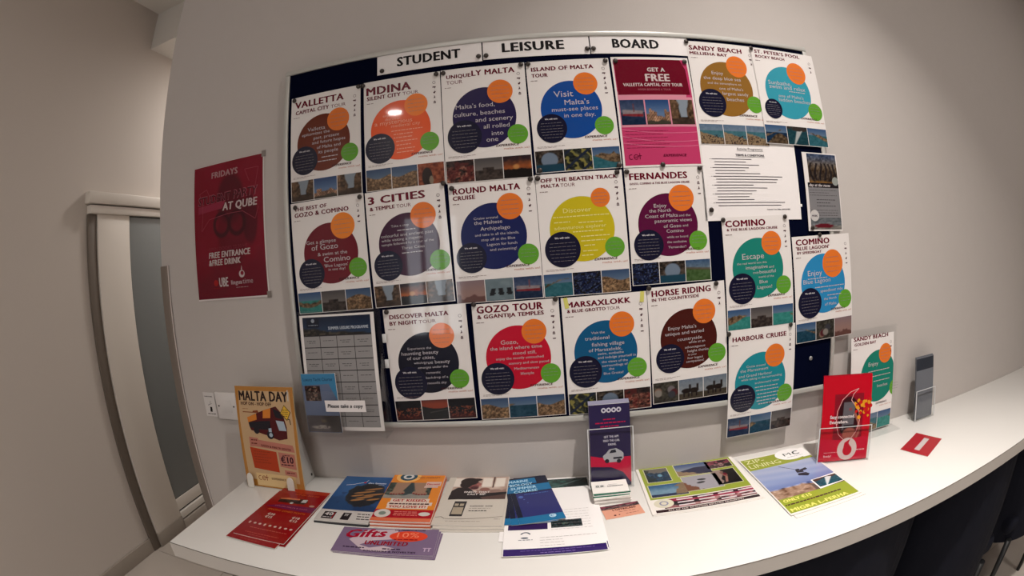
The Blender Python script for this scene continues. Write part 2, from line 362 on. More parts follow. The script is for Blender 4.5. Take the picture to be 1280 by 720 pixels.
        C = mixc(C, (54, 2, 18), step(.03-((X-.82)**2*3+(Y-.55)**2*.9), .015)*.6); C = mixc(C, (82, 4, 24), step(.22-Y+.1*N, .2)*.6)
    elif kind == 'sea_green':
        C = np.stack([44+16*N2, 84+22*N2, 80+20*N2], -1); C = mixc(C, (22, 44, 48), step(N-.1, .4)*.6); C = mixc(C, (20, 34, 36), step(X-.62+.2*(1-Y), .2)*.8); C = mixc(C, (110, 130, 126), step(np.sin(X*9-Y*14)-.85, .1)*.5)
    elif kind == 'reef':
        C = np.stack([16+8*N, 30+12*N, 36+12*N], -1); C = mixc(C, (130, 140, 110), step(.006-((X-.45)**2*.5+(Y-.5)**2), .004)*step(N3+.3, .2)); C = mixc(C, (60, 110, 110), step(N3-.5, .1)*.7)
    elif kind == 'hand':
        C = np.ones(X.shape+(3,))*np.array((172., 8, 32)); e = ((X-.5)/.36)**2+((Y-.5)/.44)**2; C = mixc(C, (60, 14, 22), step(1-e, .2)); b = step(.2-np.abs(X-.5-.05*(Y-.5)), .02)*step(.3-np.abs(Y-.52), .02)
        C = mixc(C, (112, 104, 112), b); C = mixc(C, (160, 70, 80), step(.05-np.abs(X-.55), .02)*step(.03-np.abs(Y-.66), .02)); C = mixc(C, (38, 24, 30), step(.17-np.abs(X-.52), .02)*step(.05-np.abs(Y-.27), .02)); C = mixc(C, (195, 92, 76), step(.02-((X-.56)**2*.35+(Y-.12)**2), .01)); C = mixc(C, (190, 100, 84), step(.04-np.abs(X-.8-.1*np.sin(Y*7)), .02)*step(.3-np.abs(Y-.3), .05))
    else:
        C = np.ones(X.shape+(3,))*120.
    return np.clip(C, 2, 250)
PC = {}
def picture(kind, cx, cy, wd, h, parent, seed=1, name='photo', z=.0003, nx=None, gloss=True, skew=None):
    """a printed photograph: a fine grid of coloured cells lying on the sheet"""
    nx = nx or 30; ny = max(8, int(nx*h/wd))
    gx, gy = np.meshgrid(np.linspace(0, 1, nx+1), np.linspace(0, 1, ny+1))
    C = paint(kind, gx, gy, seed)/255
    C = .5*C+.5*C.mean(-1, keepdims=True)*.35+.5*C*.65 if name == 'photo' else C
    C = C*.76 if name == 'photo' else C
    L = np.where(C <= .04045, C/12.92, ((C+.055)/1.055)**2.4)*GAIN
    V = np.stack([cx-wd/2+gx*wd, cy-h/2+gy*h, np.full_like(gx, z)], -1).reshape(-1, 3)
    if skew: V[:, 0] += skew*(V[:, 1]-cy)
    idx = np.arange((nx+1)*(ny+1)).reshape(ny+1, nx+1)
    F = np.stack([idx[:-1, :-1], idx[:-1, 1:], idx[1:, 1:], idx[1:, :-1]], -1).reshape(-1, 4)
    me = bpy.data.meshes.new(name); me.from_pydata(V.tolist(), [], F.tolist())
    a = me.color_attributes.new('Col', 'FLOAT_COLOR', 'POINT')
    buf = np.ones((len(V), 4), dtype=np.float32); buf[:, :3] = np.clip(L, 0, .86).reshape(-1, 3)
    a.data.foreach_set('color', buf.ravel()); me.update()
    return link(name, me, parent, photo_mat(gloss))

TOURS = {
 'valletta': {'x': -0.5234, 'z': 1.8197, 'a': 0.0021, 'w': 0.2082, 'h': 0.2943, 'discs': [(-0.0045, 0.0053, 0.0785), (0.0402, 0.061, 0.032), (-0.06, -0.0384, 0.0391), (0.0722, -0.0346, 0.0242)], 'title': [('VALLETTA', -0.0922, 0.1139, 0.1487, 0.0217, 1), ('CAPITAL CITY', -0.0898, 0.0956, 0.103, 0.0124, 1), ('TOUR', 0.0188, 0.0954, 0.0433, 0.011, 0)], 'body': [('Valletta', -0.0506, 0.0402, 0.0529), ('epitomizes the', -0.0682, 0.0286, 0.0839), ('past, present', -0.0324, 0.0152, 0.0758), ('and future hopes', -0.0371, 0.0022, 0.0977), ('of Malta and', -0.0228, -0.0125, 0.0696), ('its people', -0.0184, -0.0257, 0.0579), ('~', -0.009, -0.0382, 0.0471), ('~', -0.0204, -0.0486, 0.0556)]},
 'mdina': {'x': -0.3073, 'z': 1.8225, 'a': 0.0066, 'w': 0.2048, 'h': 0.2958, 'discs': [(-0.0055, 0.0035, 0.0787), (0.0374, 0.0643, 0.0303), (-0.0609, -0.0399, 0.0394), (0.0685, -0.0371, 0.0241)], 'title': [('MDINA', -0.0955, 0.1087, 0.1218, 0.0273, 1), ('SILENT CITY', -0.094, 0.0942, 0.0924, 0.0129, 1), ('TOUR', 0.0034, 0.0954, 0.0415, 0.0106, 0)], 'body': [('explore and', -0.0507, 0.0419, 0.0541), ('discover', -0.0449, 0.0312, 0.0404), ('a mysterious', -0.0733, 0.0205, 0.0997), ('medieval city', -0.0293, 0.0107, 0.0759), ('~', -0.0296, -0.0002, 0.0816), ('~', -0.0234, -0.0098, 0.0496), ('~', -0.0238, -0.0189, 0.0481), ('~', -0.0177, -0.0286, 0.0552), ('~', -0.0171, -0.0386, 0.0395), ('~', -0.0165, -0.0485, 0.0473), ('~', -0.0169, -0.0575, 0.0433)]},
 'uniquely': {'x': -0.0973, 'z': 1.8226, 'a': 0.0041, 'w': 0.2109, 'h': 0.2989, 'discs': [(-0.0024, 0.0114, 0.0786), (0.0401, 0.0754, 0.0315), (-0.0535, -0.035, 0.0422), (0.0762, -0.0397, 0.0248)], 'title': [('UNIQUE', -0.0924, 0.1231, 0.0624, 0.0117, 1), ('LY MALTA', -0.0281, 0.1242, 0.1084, 0.0171, 1), ('TOUR', -0.0925, 0.1072, 0.0409, 0.0116, 0)], 'body': [("Malta's food,", -0.0717, 0.0373, 0.0967), ('culture, beaches', -0.0766, 0.0171, 0.1254), ('and scenery', -0.0247, -0.0009, 0.0921), ('all rolled', -0.0058, -0.0193, 0.0636), ('into', 0.013, -0.0382, 0.0287), ('one', -0.0009, -0.0533, 0.0286)]},
 'island': {'x': 0.1182, 'z': 1.8285, 'a': 0.0172, 'w': 0.2098, 'h': 0.291, 'discs': [(-0.0035, 0.0107, 0.0757), (0.0381, 0.077, 0.0304), (-0.0562, -0.0361, 0.0369), (0.0727, -0.0362, 0.0236)], 'title': [('ISLAND OF MALTA', -0.0929, 0.1179, 0.1568, 0.0127, 1), ('TOUR', -0.0934, 0.1011, 0.0406, 0.0116, 1)], 'body': [('Visit', -0.0436, 0.0439, 0.048), ("Malta's", -0.0191, 0.0221, 0.0611), ('must-see places', -0.052, 0.0061, 0.1139), ('in one day.', -0.0234, -0.0107, 0.0773)]},
 'free': {'x': 0.3316, 'z': 1.8314, 'a': 0.0068, 'w': 0.21, 'h': 0.2944},
 'sandy': {'x': 0.5403, 'z': 1.8858, 'a': -0.0065, 'w': 0.2062, 'h': 0.2917, 'discs': [(-0.0037, 0.01, 0.0784), (0.0372, 0.0775, 0.0319), (-0.0534, -0.0325, 0.0392), (0.0743, -0.0307, 0.0239)], 'title': [('SANDY BEACH', -0.0966, 0.1196, 0.1595, 0.0189, 1), ('MELLIEHA BAY', -0.0968, 0.1054, 0.1115, 0.0124, 1)], 'body': [('Enjoy', -0.0427, 0.0496, 0.0341), ('the deep blue sea', -0.0688, 0.0341, 0.1114), ('and the atmosphere on', -0.0595, 0.0212, 0.1011), ("one of Malta's", -0.0279, 0.006, 0.0726), ('largest sandy', -0.0201, -0.0082, 0.0785), ('beaches', -0.0098, -0.0248, 0.0519)]},
 'peter': {'x': 0.7418, 'z': 1.8874, 'a': -0.0086, 'w': 0.2183, 'h': 0.2817, 'discs': [(-0.0065, 0.0114, 0.0783), (0.0338, 0.0739, 0.0334), (-0.0686, -0.041, 0.0285), (0.0787, -0.0384, 0.0257)], 'title': [("ST. PETER'S POOL", -0.0979, 0.1244, 0.1579, 0.0147, 1), ('ROCKY BEACH', -0.0972, 0.11, 0.0988, 0.0119, 1)], 'body': [('Sunbathe,', -0.0715, 0.0318, 0.079), ('swim and relax', -0.0699, 0.02, 0.1248), ('~', -0.0042, 0.0138, 0.0585), ("one of Malta's", -0.0443, -0.0048, 0.087), ('hidden beaches', -0.0457, -0.0172, 0.1095)]},
 'tc': {'x': 0.5813, 'z': 1.6559, 'a': -0.0007, 'w': 0.2847, 'h': 0.2013},
 'fern': {'x': 0.333, 'z': 1.5408, 'a': 0.0107, 'w': 0.2056, 'h': 0.2857, 'discs': [(-0.0023, 0.0002, 0.077), (0.0368, 0.0643, 0.033), (-0.0559, -0.0467, 0.0373), (0.0728, -0.0426, 0.024)], 'title': [('FERNANDES', -0.0916, 0.1133, 0.1502, 0.0188, 1), ('GOZO, COMINO & THE BLUE LAGOON CRUISE', -0.0919, 0.1012, 0.1548, 0.0056, 1)], 'body': [('Enjoy', -0.0361, 0.0431, 0.0326), ('the North', -0.0491, 0.0316, 0.056), ('Coast of Malta', -0.0603, 0.0185, 0.0842), ('and the', 0.0265, 0.0185, 0.0301), ('panoramic views', -0.0369, 0.0061, 0.0964), ('of Gozo', -0.0152, -0.0075, 0.0454), ('and', 0.0342, -0.0067, 0.0141), ('Comino', -0.0088, -0.0195, 0.0445), ('while on board', -0.0089, -0.033, 0.0551), ('the exclusive', -0.0093, -0.0452, 0.0505), ("'Fernandes'!", -0.0068, -0.058, 0.046)]},
 'comino': {'x': 0.5785, 'z': 1.411, 'a': 0.023, 'w': 0.2055, 'h': 0.2882, 'discs': [(-0.0039, 0.0108, 0.0775), (0.0405, 0.0729, 0.031), (-0.0556, -0.0385, 0.0394), (0.0722, -0.038, 0.0239)], 'title': [('COMINO', -0.0929, 0.1192, 0.1198, 0.0189, 1), ('& THE BLUE LAGOON CRUISE', -0.0899, 0.1092, 0.1533, 0.0072, 1)], 'body': [('Escape', -0.0513, 0.035, 0.0656), ('the real world into this', -0.0679, 0.0223, 0.0896), ('imaginative', -0.0426, 0.0096, 0.0667), ('and', 0.0281, 0.0088, 0.0152), ('truly', -0.0221, -0.0029, 0.0179), ('beautiful', -0.0021, -0.0037, 0.0503), ('world of the', -0.0066, -0.0148, 0.0484), ('Blue', -0.0036, -0.0292, 0.0254), ('Lagoon!', -0.0108, -0.0428, 0.0454)]},
 'comino2': {'x': 0.7926, 'z': 1.3579, 'a': 0.0352, 'w': 0.2102, 'h': 0.2868, 'discs': [(-0.0022, 0.0118, 0.0811), (0.0344, 0.0638, 0.0383), (-0.0543, -0.0375, 0.0413), (0.0772, -0.0381, 0.0259)], 'title': [('COMINO', -0.0935, 0.1198, 0.1214, 0.018, 1), ("'BLUE LAGOON'", -0.0942, 0.1069, 0.1194, 0.0104, 1), ('BY SPEEDBOAT', -0.0911, 0.096, 0.0866, 0.0076, 1)], 'body': [('Enjoy', -0.0587, 0.0359, 0.0514), ('~', -0.0593, 0.0266, 0.0713), ('Blue Lagoon', -0.0756, 0.0149, 0.0984), ('~', -0.0353, 0.0015, 0.1082), ('speedboat ride', -0.0165, -0.0121, 0.0852), ('~', 0.0096, -0.0233, 0.0552), ('the North', -0.0042, -0.0346, 0.0475), ('of Malta', -0.0013, -0.0502, 0.0442)]},
 'horse': {'x': 0.3735, 'z': 1.245, 'a': 0.0355, 'w': 0.2055, 'h': 0.2958, 'discs': [(-0.0006, 0.0114, 0.076), (0.043, 0.0766, 0.0308), (-0.0533, -0.0338, 0.0372), (0.0741, -0.0339, 0.0247)], 'title': [('HORSE RIDING', -0.0917, 0.1248, 0.1564, 0.0172, 1), ('IN THE COUNTRYSIDE', -0.0921, 0.1132, 0.1239, 0.0086, 1)], 'body': [("Enjoy Malta's", -0.055, 0.0381, 0.0747), ('unique and varied', -0.0632, 0.0246, 0.1027), ('countryside', -0.0326, 0.0085, 0.0662), ('while at an', -0.003, -0.0007, 0.0447), ('advantageous', -0.013, -0.0127, 0.0543), ('height thanks', -0.0071, -0.0231, 0.0578), ('to your', -0.0062, -0.0314, 0.0242), ('four legged', -0.0078, -0.0408, 0.0416), ('companion!', -0.0113, -0.0497, 0.0481)]},
 'gozo': {'x': -0.5216, 'z': 1.5252, 'a': 0.0173, 'w': 0.2129, 'h': 0.2926, 'discs': [(0.0034, 0.0046, 0.0783), (0.0438, 0.0712, 0.0336), (-0.0563, -0.0431, 0.0382), (0.0772, -0.0384, 0.0244)], 'title': [('THE BEST OF', -0.096, 0.1242, 0.0984, 0.0111, 1), ('GOZO & COMINO', -0.096, 0.1074, 0.1599, 0.0131, 1)], 'body': [('Get a glimpse', -0.0649, 0.0325, 0.0866), ('of Gozo', -0.0509, 0.0158, 0.0775), ('& swim at the', -0.0337, -0.0001, 0.0847), ('Comino', -0.0174, -0.0175, 0.0756), ("'Blue Lagoon'", -0.0172, -0.0306, 0.0679), ('in one day!', -0.006, -0.0401, 0.0478)]},
 'cities': {'x': -0.3069, 'z': 1.5298, 'a': 0.031, 'w': 0.2041, 'h': 0.29, 'discs': [(0.0015, 0.0047, 0.0779), (0.0439, 0.0719, 0.032), (-0.0566, -0.0426, 0.0372), (0.0752, -0.0413, 0.0249)], 'title': [('3 CITIES', -0.0955, 0.1139, 0.1494, 0.0216, 1), ('& TEMPLE', -0.0919, 0.0975, 0.0662, 0.0105, 1), ('TOUR', -0.0217, 0.0969, 0.0375, 0.0104, 0)], 'body': [('Take a step', -0.04, 0.0503, 0.0457), ('~', -0.0247, 0.0402, 0.0463), ('colourful and ancient past', -0.0682, 0.0267, 0.1338), ('while visiting a majestic', -0.0682, 0.0164, 0.1066), ('temple followed by a tour of the', -0.0692, 0.0064, 0.1341), ('Three Cities', -0.0181, -0.0066, 0.0588), ('~', -0.0182, -0.0166, 0.0531)]},
 'round': {'x': -0.0922, 'z': 1.5279, 'a': 0.0122, 'w': 0.2108, 'h': 0.294, 'discs': [(-0.0034, 0.011, 0.08), (0.0409, 0.0793, 0.0318), (-0.0612, -0.0377, 0.0367), (0.0765, -0.0389, 0.0251)], 'title': [('ROUND MALTA', -0.0948, 0.1184, 0.1639, 0.0167, 1), ('CRUISE', -0.0959, 0.1038, 0.0551, 0.0118, 1)], 'body': [('Cruise around', -0.0488, 0.053, 0.0585), ('the Maltese', -0.0487, 0.041, 0.0681), ('Archipelago', -0.0344, 0.0258, 0.0719), ('and take in all the islands,', -0.0487, 0.0128, 0.1065), ('stop off at the Blue', -0.0345, 0.0005, 0.0822), ('Lagoon for lunch', -0.0214, -0.0118, 0.0729), ('and swimming!', -0.0151, -0.0245, 0.0646)]},
 'beaten': {'x': 0.1198, 'z': 1.5311, 'a': 0.0132, 'w': 0.2108, 'h': 0.2955, 'discs': [(-0.0023, 0.0108, 0.0784), (0.047, 0.083, 0.0234), (-0.0528, -0.0354, 0.0428), (0.0729, -0.0376, 0.024)], 'title': [('OFF THE BEATEN TRACK', -0.0936, 0.1281, 0.1866, 0.0107, 1), ('MALTA', -0.0933, 0.1151, 0.0444, 0.0097, 1), ('TOUR', -0.0465, 0.1146, 0.0353, 0.0097, 0)], 'body': [('Discover', -0.0454, 0.0514, 0.0677), ('~', -0.0704, 0.0409, 0.1383), ('~', -0.069, 0.0284, 0.0386), ('~', -0.0104, 0.0248, 0.0583), ('adventurous explorer', -0.0693, 0.0121, 0.1249), ('~', -0.0251, 0.0036, 0.0728), ('~', -0.0067, -0.0087, 0.0706), ('~', -0.0076, -0.0194, 0.0584), ('~', -0.0012, -0.0306, 0.0292), ('~', -0.0046, -0.0439, 0.0364), ('~', -0.0078, -0.054, 0.0292)]},
 'night': {'x': -0.2785, 'z': 1.2326, 'a': 0.0228, 'w': 0.2111, 'h': 0.2921, 'discs': [(-0.0029, 0.0047, 0.0779), (0.0386, 0.0719, 0.0314), (-0.0542, -0.0447, 0.0425), (0.0718, -0.0402, 0.0244)], 'title': [('DISCOVER MALTA', -0.0904, 0.1209, 0.1517, 0.0124, 1), ('BY NIGHT', -0.0913, 0.1051, 0.0718, 0.0115, 1), ('TOUR', -0.0156, 0.1055, 0.0435, 0.0095, 0)], 'body': [('Experience the', -0.0519, 0.0405, 0.0607), ('haunting beauty', -0.0694, 0.0274, 0.0954), ('of our cities,', -0.0565, 0.015, 0.0718), ('which', -0.04, 0.0036, 0.0233), ('true beauty', -0.0154, 0.0022, 0.0679), ('emerges under the', -0.0306, -0.009, 0.0764), ('romantic', -0.0112, -0.0231, 0.0367), ('backdrop of a', -0.0133, -0.0359, 0.0568), ('moonlit sky', -0.0111, -0.0502, 0.049)]},
 'gtour': {'x': -0.0543, 'z': 1.2315, 'a': 0.0142, 'w': 0.2117, 'h': 0.2928, 'discs': [(-0.0016, 0.0082, 0.0798), (0.0411, 0.0704, 0.0302), (-0.0564, -0.0419, 0.0408), (0.0745, -0.0364, 0.0247)], 'title': [('GOZO TOUR', -0.0945, 0.1235, 0.1621, 0.0197, 1), ('& GGANTIJA TEMPLES', -0.0941, 0.1099, 0.1626, 0.0109, 1)], 'body': [('Gozo,', -0.0421, 0.0432, 0.0418), ('the island where time', -0.0695, 0.0298, 0.127), ('stood still,', -0.0148, 0.0161, 0.0575), ('enjoy the mostly untouched', -0.0569, 0.0049, 0.1166), ('scenery and slow paced', -0.0267, -0.0078, 0.0987), ('Mediterranean', -0.0139, -0.0217, 0.0603), ('lifestyle', 0.0009, -0.0352, 0.0322)]},
 'marsax': {'x': 0.1633, 'z': 1.2328, 'a': 0.0216, 'w': 0.2101, 'h': 0.2957, 'discs': [(-0.0043, 0.0072, 0.0783), (0.0386, 0.0727, 0.0309), (-0.0574, -0.0386, 0.0403), (0.0716, -0.0386, 0.0246)], 'title': [('MARSAXLOKK', -0.0938, 0.1232, 0.1581, 0.0156, 1), ('& BLUE GROTTO', -0.0925, 0.1105, 0.0939, 0.0088, 1), ('TOUR', 0.0044, 0.1101, 0.0321, 0.0088, 0)], 'body': [('Visit the', -0.038, 0.0543, 0.0336), ('traditional', -0.0542, 0.0396, 0.0597), ('fishing village', -0.0385, 0.0232, 0.0806), ('of Marsaxlokk,', -0.0468, 0.01, 0.0822), ('swim, sunbathe', -0.0251, 0.0008, 0.0645), ('and indulge yourself in', -0.0257, -0.0091, 0.095), ('the views of the', -0.0169, -0.0201, 0.0653), ('surroundings of', -0.0159, -0.0299, 0.0639), ('the', 0.0, -0.0392, 0.0136), ('Blue Grotto!', -0.0131, -0.0499, 0.049)]},
 'harbour': {'x': 0.5861, 'z': 1.1215, 'a': 0.0145, 'w': 0.207, 'h': 0.2941, 'discs': [(-0.0051, 0.0016, 0.0795), (0.0377, 0.0671, 0.0312), (-0.0589, -0.0402, 0.0384), (0.0742, -0.0426, 0.0249)], 'title': [('HARBOUR CRUISE', -0.0929, 0.1161, 0.167, 0.014, 1)], 'body': [('Cruise around', -0.0508, 0.0431, 0.0581), ('the Marsamxett', -0.0692, 0.0318, 0.0864), ('and Grand Harbour', -0.0739, 0.0179, 0.104), ('while taking in the surrounding', -0.0662, 0.0086, 0.128), ('architectural views', -0.0237, -0.0048, 0.0778), ('~', -0.0233, -0.0155, 0.0725), ('~', -0.0203, -0.0252, 0.0756), ('~', -0.0146, -0.0357, 0.0705), ('~', -0.0168, -0.0454, 0.0677), ('~', -0.0163, -0.0549, 0.0623), ('~', -0.0104, -0.0639, 0.0515)]},
 'golden': {'x': 0.9554, 'z': 1.0362, 'a': 0.0, 'w': 0.1962, 'h': 0.297, 'discs': [(0.024, 0.0216, 0.0801), (0.0557, 0.088, 0.0301), (-0.041, -0.002, 0.0341), (0.1075, -0.0256, 0.0252)], 'title': [('SANDY BEACH', -0.0881, 0.1377, 0.1572, 0.0137, 1), ('GOLDEN BAY', -0.0849, 0.1234, 0.0964, 0.0097, 1)], 'body': [('Enjoy', -0.022, 0.0554, 0.0445), ('~', -0.0222, 0.0376, 0.1018), ('~', -0.0045, 0.0214, 0.0865), ('~', 0.0029, 0.0055, 0.0761), ('beaches', 0.022, -0.0141, 0.0489)]},
}

# ------------------------------------------------------------------ room shell
paint_wall = mat('wall_paint', (.475, .435, .41), rough=.75, spec=.2, bump=.12, bscale=220, var=.02)
paint_hall = mat('hall_paint', (.66, .60, .55), rough=.8, spec=.2, bump=.1, bscale=200)
ceil_paint = mat('ceiling_paint', (.80, .77, .72), rough=.85, spec=.2)
white_trim = mat('white_trim', (.80, .74, .67), rough=.45)
grout = mat('grout', (.22, .20, .18), rough=.9)
tile_m = mat('floor_tile', (.50, .445, .395), rough=.35, var=.05, bscale=40)
skirt_m = mat('skirting_tile', (.36, .315, .27), rough=.4, var=.08, bscale=60)
dark_joint = mat('dark_joint', (.02, .018, .016), rough=.8)

CEIL = 3.25
XL, XR = -2.25, 3.2
wall_board = struct('wall_back', (-1.171, 0, 0), (XR, 4.0, CEIL), paint_wall)
struct('wall_left', (XL-.15, -4.6, 0), (XL, 4.0, CEIL), paint_hall)
struct('wall_right', (XR, -4.6, 0), (XR+.15, .0, CEIL), paint_wall)
struct('wall_hall', (XL, 4.0, 0), (-1.171, 4.15, CEIL), paint_hall)
struct('wall_front', (XL-.15, -4.75, 0), (XR+.15, -4.6, CEIL), paint_wall)
struct('ceiling', (XL-.15, -4.75, CEIL), (XR+.15, .83, CEIL+.1), ceil_paint)
struct('ceiling_hall', (XL, .83, 2.98), (-1.171, 4.0, CEIL+.1), ceil_paint)
fl = struct('floor', (XL-.15, -4.75, -.1), (XR+.15, 4.15, -.004), grout)
# floor tiles, laid with open joints; only where the floor can be seen at all
TS = .60
tm = box_mesh('floor_tile', (-TS/2+.0015, -TS/2+.0015, -.004), (TS/2-.0015, TS/2-.0015, 0), .0008, 1); tm.materials.append(tile_m)
tx0, ty0 = -1.677, .434
for i in range(-1, 9):
    for j in range(-8, 6):
        x0, y0 = tx0+(i-0)*TS+TS/2, ty0+j*TS-TS/2
        if x0-TS/2 > XR or x0+TS/2 < XL: continue
        if x0 > -1.4 and y0-TS/2 > -.05: continue
        o = link('tile', tm, fl); o.location = (x0, y0, 0)

# skirting along the left wall and under the counter, with the door jamb strips
def skirt(name, x0, y0, x1, y1):
    return struct(name, (x0, y0, 0), (x1, y1, .088), skirt_m, bevel=.002)
skirt('baseboard_left', XL, -4.6, XL+.015, .415)
skirt('baseboard_left_door', XL, .482, XL+.035, .757)
skirt('baseboard_back', -1.171, -.014, XR, 0)
skirt('baseboard_hall', -1.185, .0, -1.171, 4.0)
jamb_m = mat('jamb_brown', (.16, .13, .105), rough=.5)
struct('trim_1', (XL, .415, 0), (XL+.02, .482, 1.90), jamb_m, bevel=.003)
# glazed corridor door
dm = thing('door_1', 'white framed corridor door with a tall grey frosted pane', 'door', (XL, .757, 0))
del dm['category']; del dm['label']; dm['kind'] = 'structure'
fm = white_trim
box('door_frame', (0, -.27, .088), (.03, 0, 1.90), fm, dm, .003)
box('door_frame', (0, 1.05, 0), (.03, 1.15, 1.90), fm, dm, .003)
box('door_header', (0, -.34, 1.90), (.045, 1.25, 1.945), fm, dm, .004)
box('door_header', (0, -.36, 1.952), (.06, 1.27, 2.015), fm, dm, .006)
box('bottom_rail', (0, 0, .128), (.028, 1.05, .203), fm, dm, .003)
box('threshold_strip', (0, 0, .072), (.04, 1.05, .118), mat('bright_strip', (.78, .74, .68), rough=.35), dm, .003)
box('threshold', (0, 0, 0), (.045, 1.05, .062), mat('threshold_stone', (.45, .40, .35), rough=.4), dm, .003)
box('gasket', (0, 0, .062), (.02, 1.05, 1.90), dark_joint, dm)
glassm = mat('frosted_glass', (.23, .245, .245), rough=.28, spec=.5)
box('pane', (.004, .008, .207), (.024, 1.042, 1.893), glassm, dm, .001)
# steel guard on the wall corner
gd = tag(link('corner_guard', None), 'brown grey metal guard on the wall corner beside the glass door', 'guard'); gd.location = (-1.171, 0, 0)
gm = mat('guard_metal', (.20, .165, .14), rough=.45, metal=.3)
box('guard_face', (-.004, -.004, .0), (.036, 0, 1.549), gm, gd, .0012)
box('guard_return', (-.004, 0, .0), (0, .036, 1.549), gm, gd)
box('guard_edge', (.0335, -.0055, .0), (.0375, -.003, 1.549), mat('guard_edge', (.62, .55, .52), rough=.4), gd)
# rear window of the room (behind the camera), its daylight shows in the glossy posters
wn = bpy.data.objects.new('window_1', None); COL.objects.link(wn); wn.location = (-1.22, -4.6, .55); wn['kind'] = 'structure'
sky_m = mat('window_daylight', (.8, .8, .8), emit=(.86, .93, 1.0), estr=7)
for i in range(3):
    box('pane', (-.33+i*.23, .01, .04), (-.33+i*.23+.17, .02, 1.46), sky_m, wn)
for x in (-.39, -.16, .07, .30):
    box('window_frame', (x, 0, 0), (x+.06, .05, 1.5), white_trim, wn, .002)
for z in (0, .7, 1.46):
    box('window_frame', (-.39, 0, z), (.36, .045, z+.04), white_trim, wn, .002)

# ------------------------------------------------------------------ ceiling downlights
ring_m = mat('lamp_ring', (.75, .75, .74), rough=.35)
def downlight(x, y, z, watts, size, label, spread=PI):
    t = thing('ceiling_downlight', label, 'lamp', (x, y, z), group='recessed ceiling downlights')
    r = size/2
    lathe('ring', [(r+.02, 0), (r+.02, -.006), (r, -.010), (r-.004, -.004), (r-.004, 0)], ring_m, t)
    lathe('diffuser', [(r-.005, -.0015), (r-.005, -.0035)], mat('lamp_diffuser_%d' % watts, (.8, .8, .8), emit=LAMP_COL, estr=max(4, watts/(PI*r*r)/PI*.25)), t)
    ld = bpy.data.lights.new('lamp_light', 'AREA'); ld.shape = 'DISK'; ld.size = size-.02; ld.energy = watts; ld.color = LAMP_COL; ld.spread = spread
    lo = bpy.data.objects.new('lamp_light', ld); COL.objects.link(lo); lo.parent = t; lo.location = (0, 0, -.006)
    return t
downlight(*KEY['loc'], KEY['power'], KEY['size'], 'small bright ceiling downlight above the leaflet counter', spread=1.6)
for a in LAMPS: downlight(*a)

# ------------------------------------------------------------------ counter
CT = .90
lam = mat('white_laminate', (.67, .65, .62), rough=.32, spec=.5, bump=.02, bscale=300)
ct = thing('counter', 'long white laminate counter shelf under the notice board', 'counter', (0, 0, 0))
box('worktop', (-.878, -.483, .858), (2.35, -.0005, CT), lam, ct, .0015)
edge_m = mat('edge_joint', (.10, .085, .07), rough=.6)
box('edge_band', (-.8785, -.4846, .8585), (2.35, -.4830, .8985), mat('edge_laminate', (.56, .52, .48), rough=.45), ct)
box('edge_band', (-.8796, -.483, .8585), (-.878, -.001, .8985), mat('edge_laminate', (.56, .52, .48)), ct)
box('edge_seam', (-.8788, -.4848, .8986), (2.35, -.4829, .8994), edge_m, ct)
for x in (-.45, .32):
    b = prism('bracket', [(0, 0), (.36, 0), (.36, -.02), (.02, -.30), (0, -.30)], -.012, .012, mat('bracket_steel', (.35, .35, .36), rough=.4, metal=.7), ct)
    b.matrix_local = Matrix(((0, 0, 1, x), (-1, 0, 0, -.016), (0, 1, 0, .857), (0, 0, 0, 1)))

# dark tub chairs pushed in under the right part of the counter
navy_f = mat('navy_upholstery', (.006, .007, .014), rough=.85, spec=.2, bump=.3, bscale=400)
blk = mat('black_leg', (.01, .01, .011), rough=.4)
def tub_chair(x, y, rz, label):
    t = thing('tub_chair', label, 'chair', (x, y, 0), (0, 0, rz), group='navy tub chairs under the counter')
    box('seat', (-.25, -.185, .38), (.25, .17, .47), navy_f, t, .035, 4)
    n = 20; pts = [(.30*math.cos(a), .225*math.sin(a)) for a in [PI+PI*i/n for i in range(n+1)]]
    inn = [(.25*math.cos(a), .18*math.sin(a)) for a in [PI+PI*i/n for i in range(n+1)]][::-1]
    pts = [(.30, .16)][:0]+[(-.30, .18)]+pts+[(.30, .18), (.25, .18)]+inn+[(-.25, .18)]
    prism('backrest', pts, .34, .845, navy_f, t)
    for sx in (-.2, .2):
        for sy in (-.18, .16):
            lathe('leg', [(.012, 0), (.018, .36)], blk, t, 12, (sx, sy, 0))
    return t
tub_chair(.74, -.25, 0, 'dark navy tub chair tucked under the counter below the green activity leaflets')
tub_chair(1.365, -.25, 0, 'dark navy tub chair tucked under the counter beyond the right hand holder')
tub_chair(1.99, -.25, 0, 'dark navy tub chair tucked under the far right end of the counter')

# ------------------------------------------------------------------ notice board
nb = thing('notice_board', 'wide navy felt notice board in a silver grey frame', 'notice board', (.0925, 0, 1.561))
HW, HH = .7435, .494
felt = mat('navy_felt', (.0014, .0024, .012), rough=.95, spec=0.02, bump=.4, bscale=900)
alu = mat('frame_aluminium', (.47, .46, .43), rough=.38, metal=.25)
box('felt_panel', (-HW+.01, -.018, -HH+.01), (HW-.01, -.002, HH-.01), felt, nb)
for a in (((-HW, -.0228, HH-.014), (HW, 0, HH)), ((-HW, -.0228, -HH), (HW, 0, -HH+.014)), ((-HW, -.0228, -HH+.0142), (-HW+.014, 0, HH-.0142)), ((HW-.014, -.0228, -HH+.0142), (HW, 0, HH-.0142))):
    box('frame_bar', a[0], a[1], alu, nb, .002)
for x in (-.20, .165):
    box('fixing_clip', (x-.02, -.010, HH-.001), (x+.02, 0, HH+.004), alu, nb, .001)
lathe('screw', [(.006, 0), (.006, .002), (.003, .003)], mat('screw_head', (.45, .45, .45), rough=.3, metal=.8), nb, 16, (.75-.0925, -.018, 1.164-1.561), (PI/2, 0, 0))

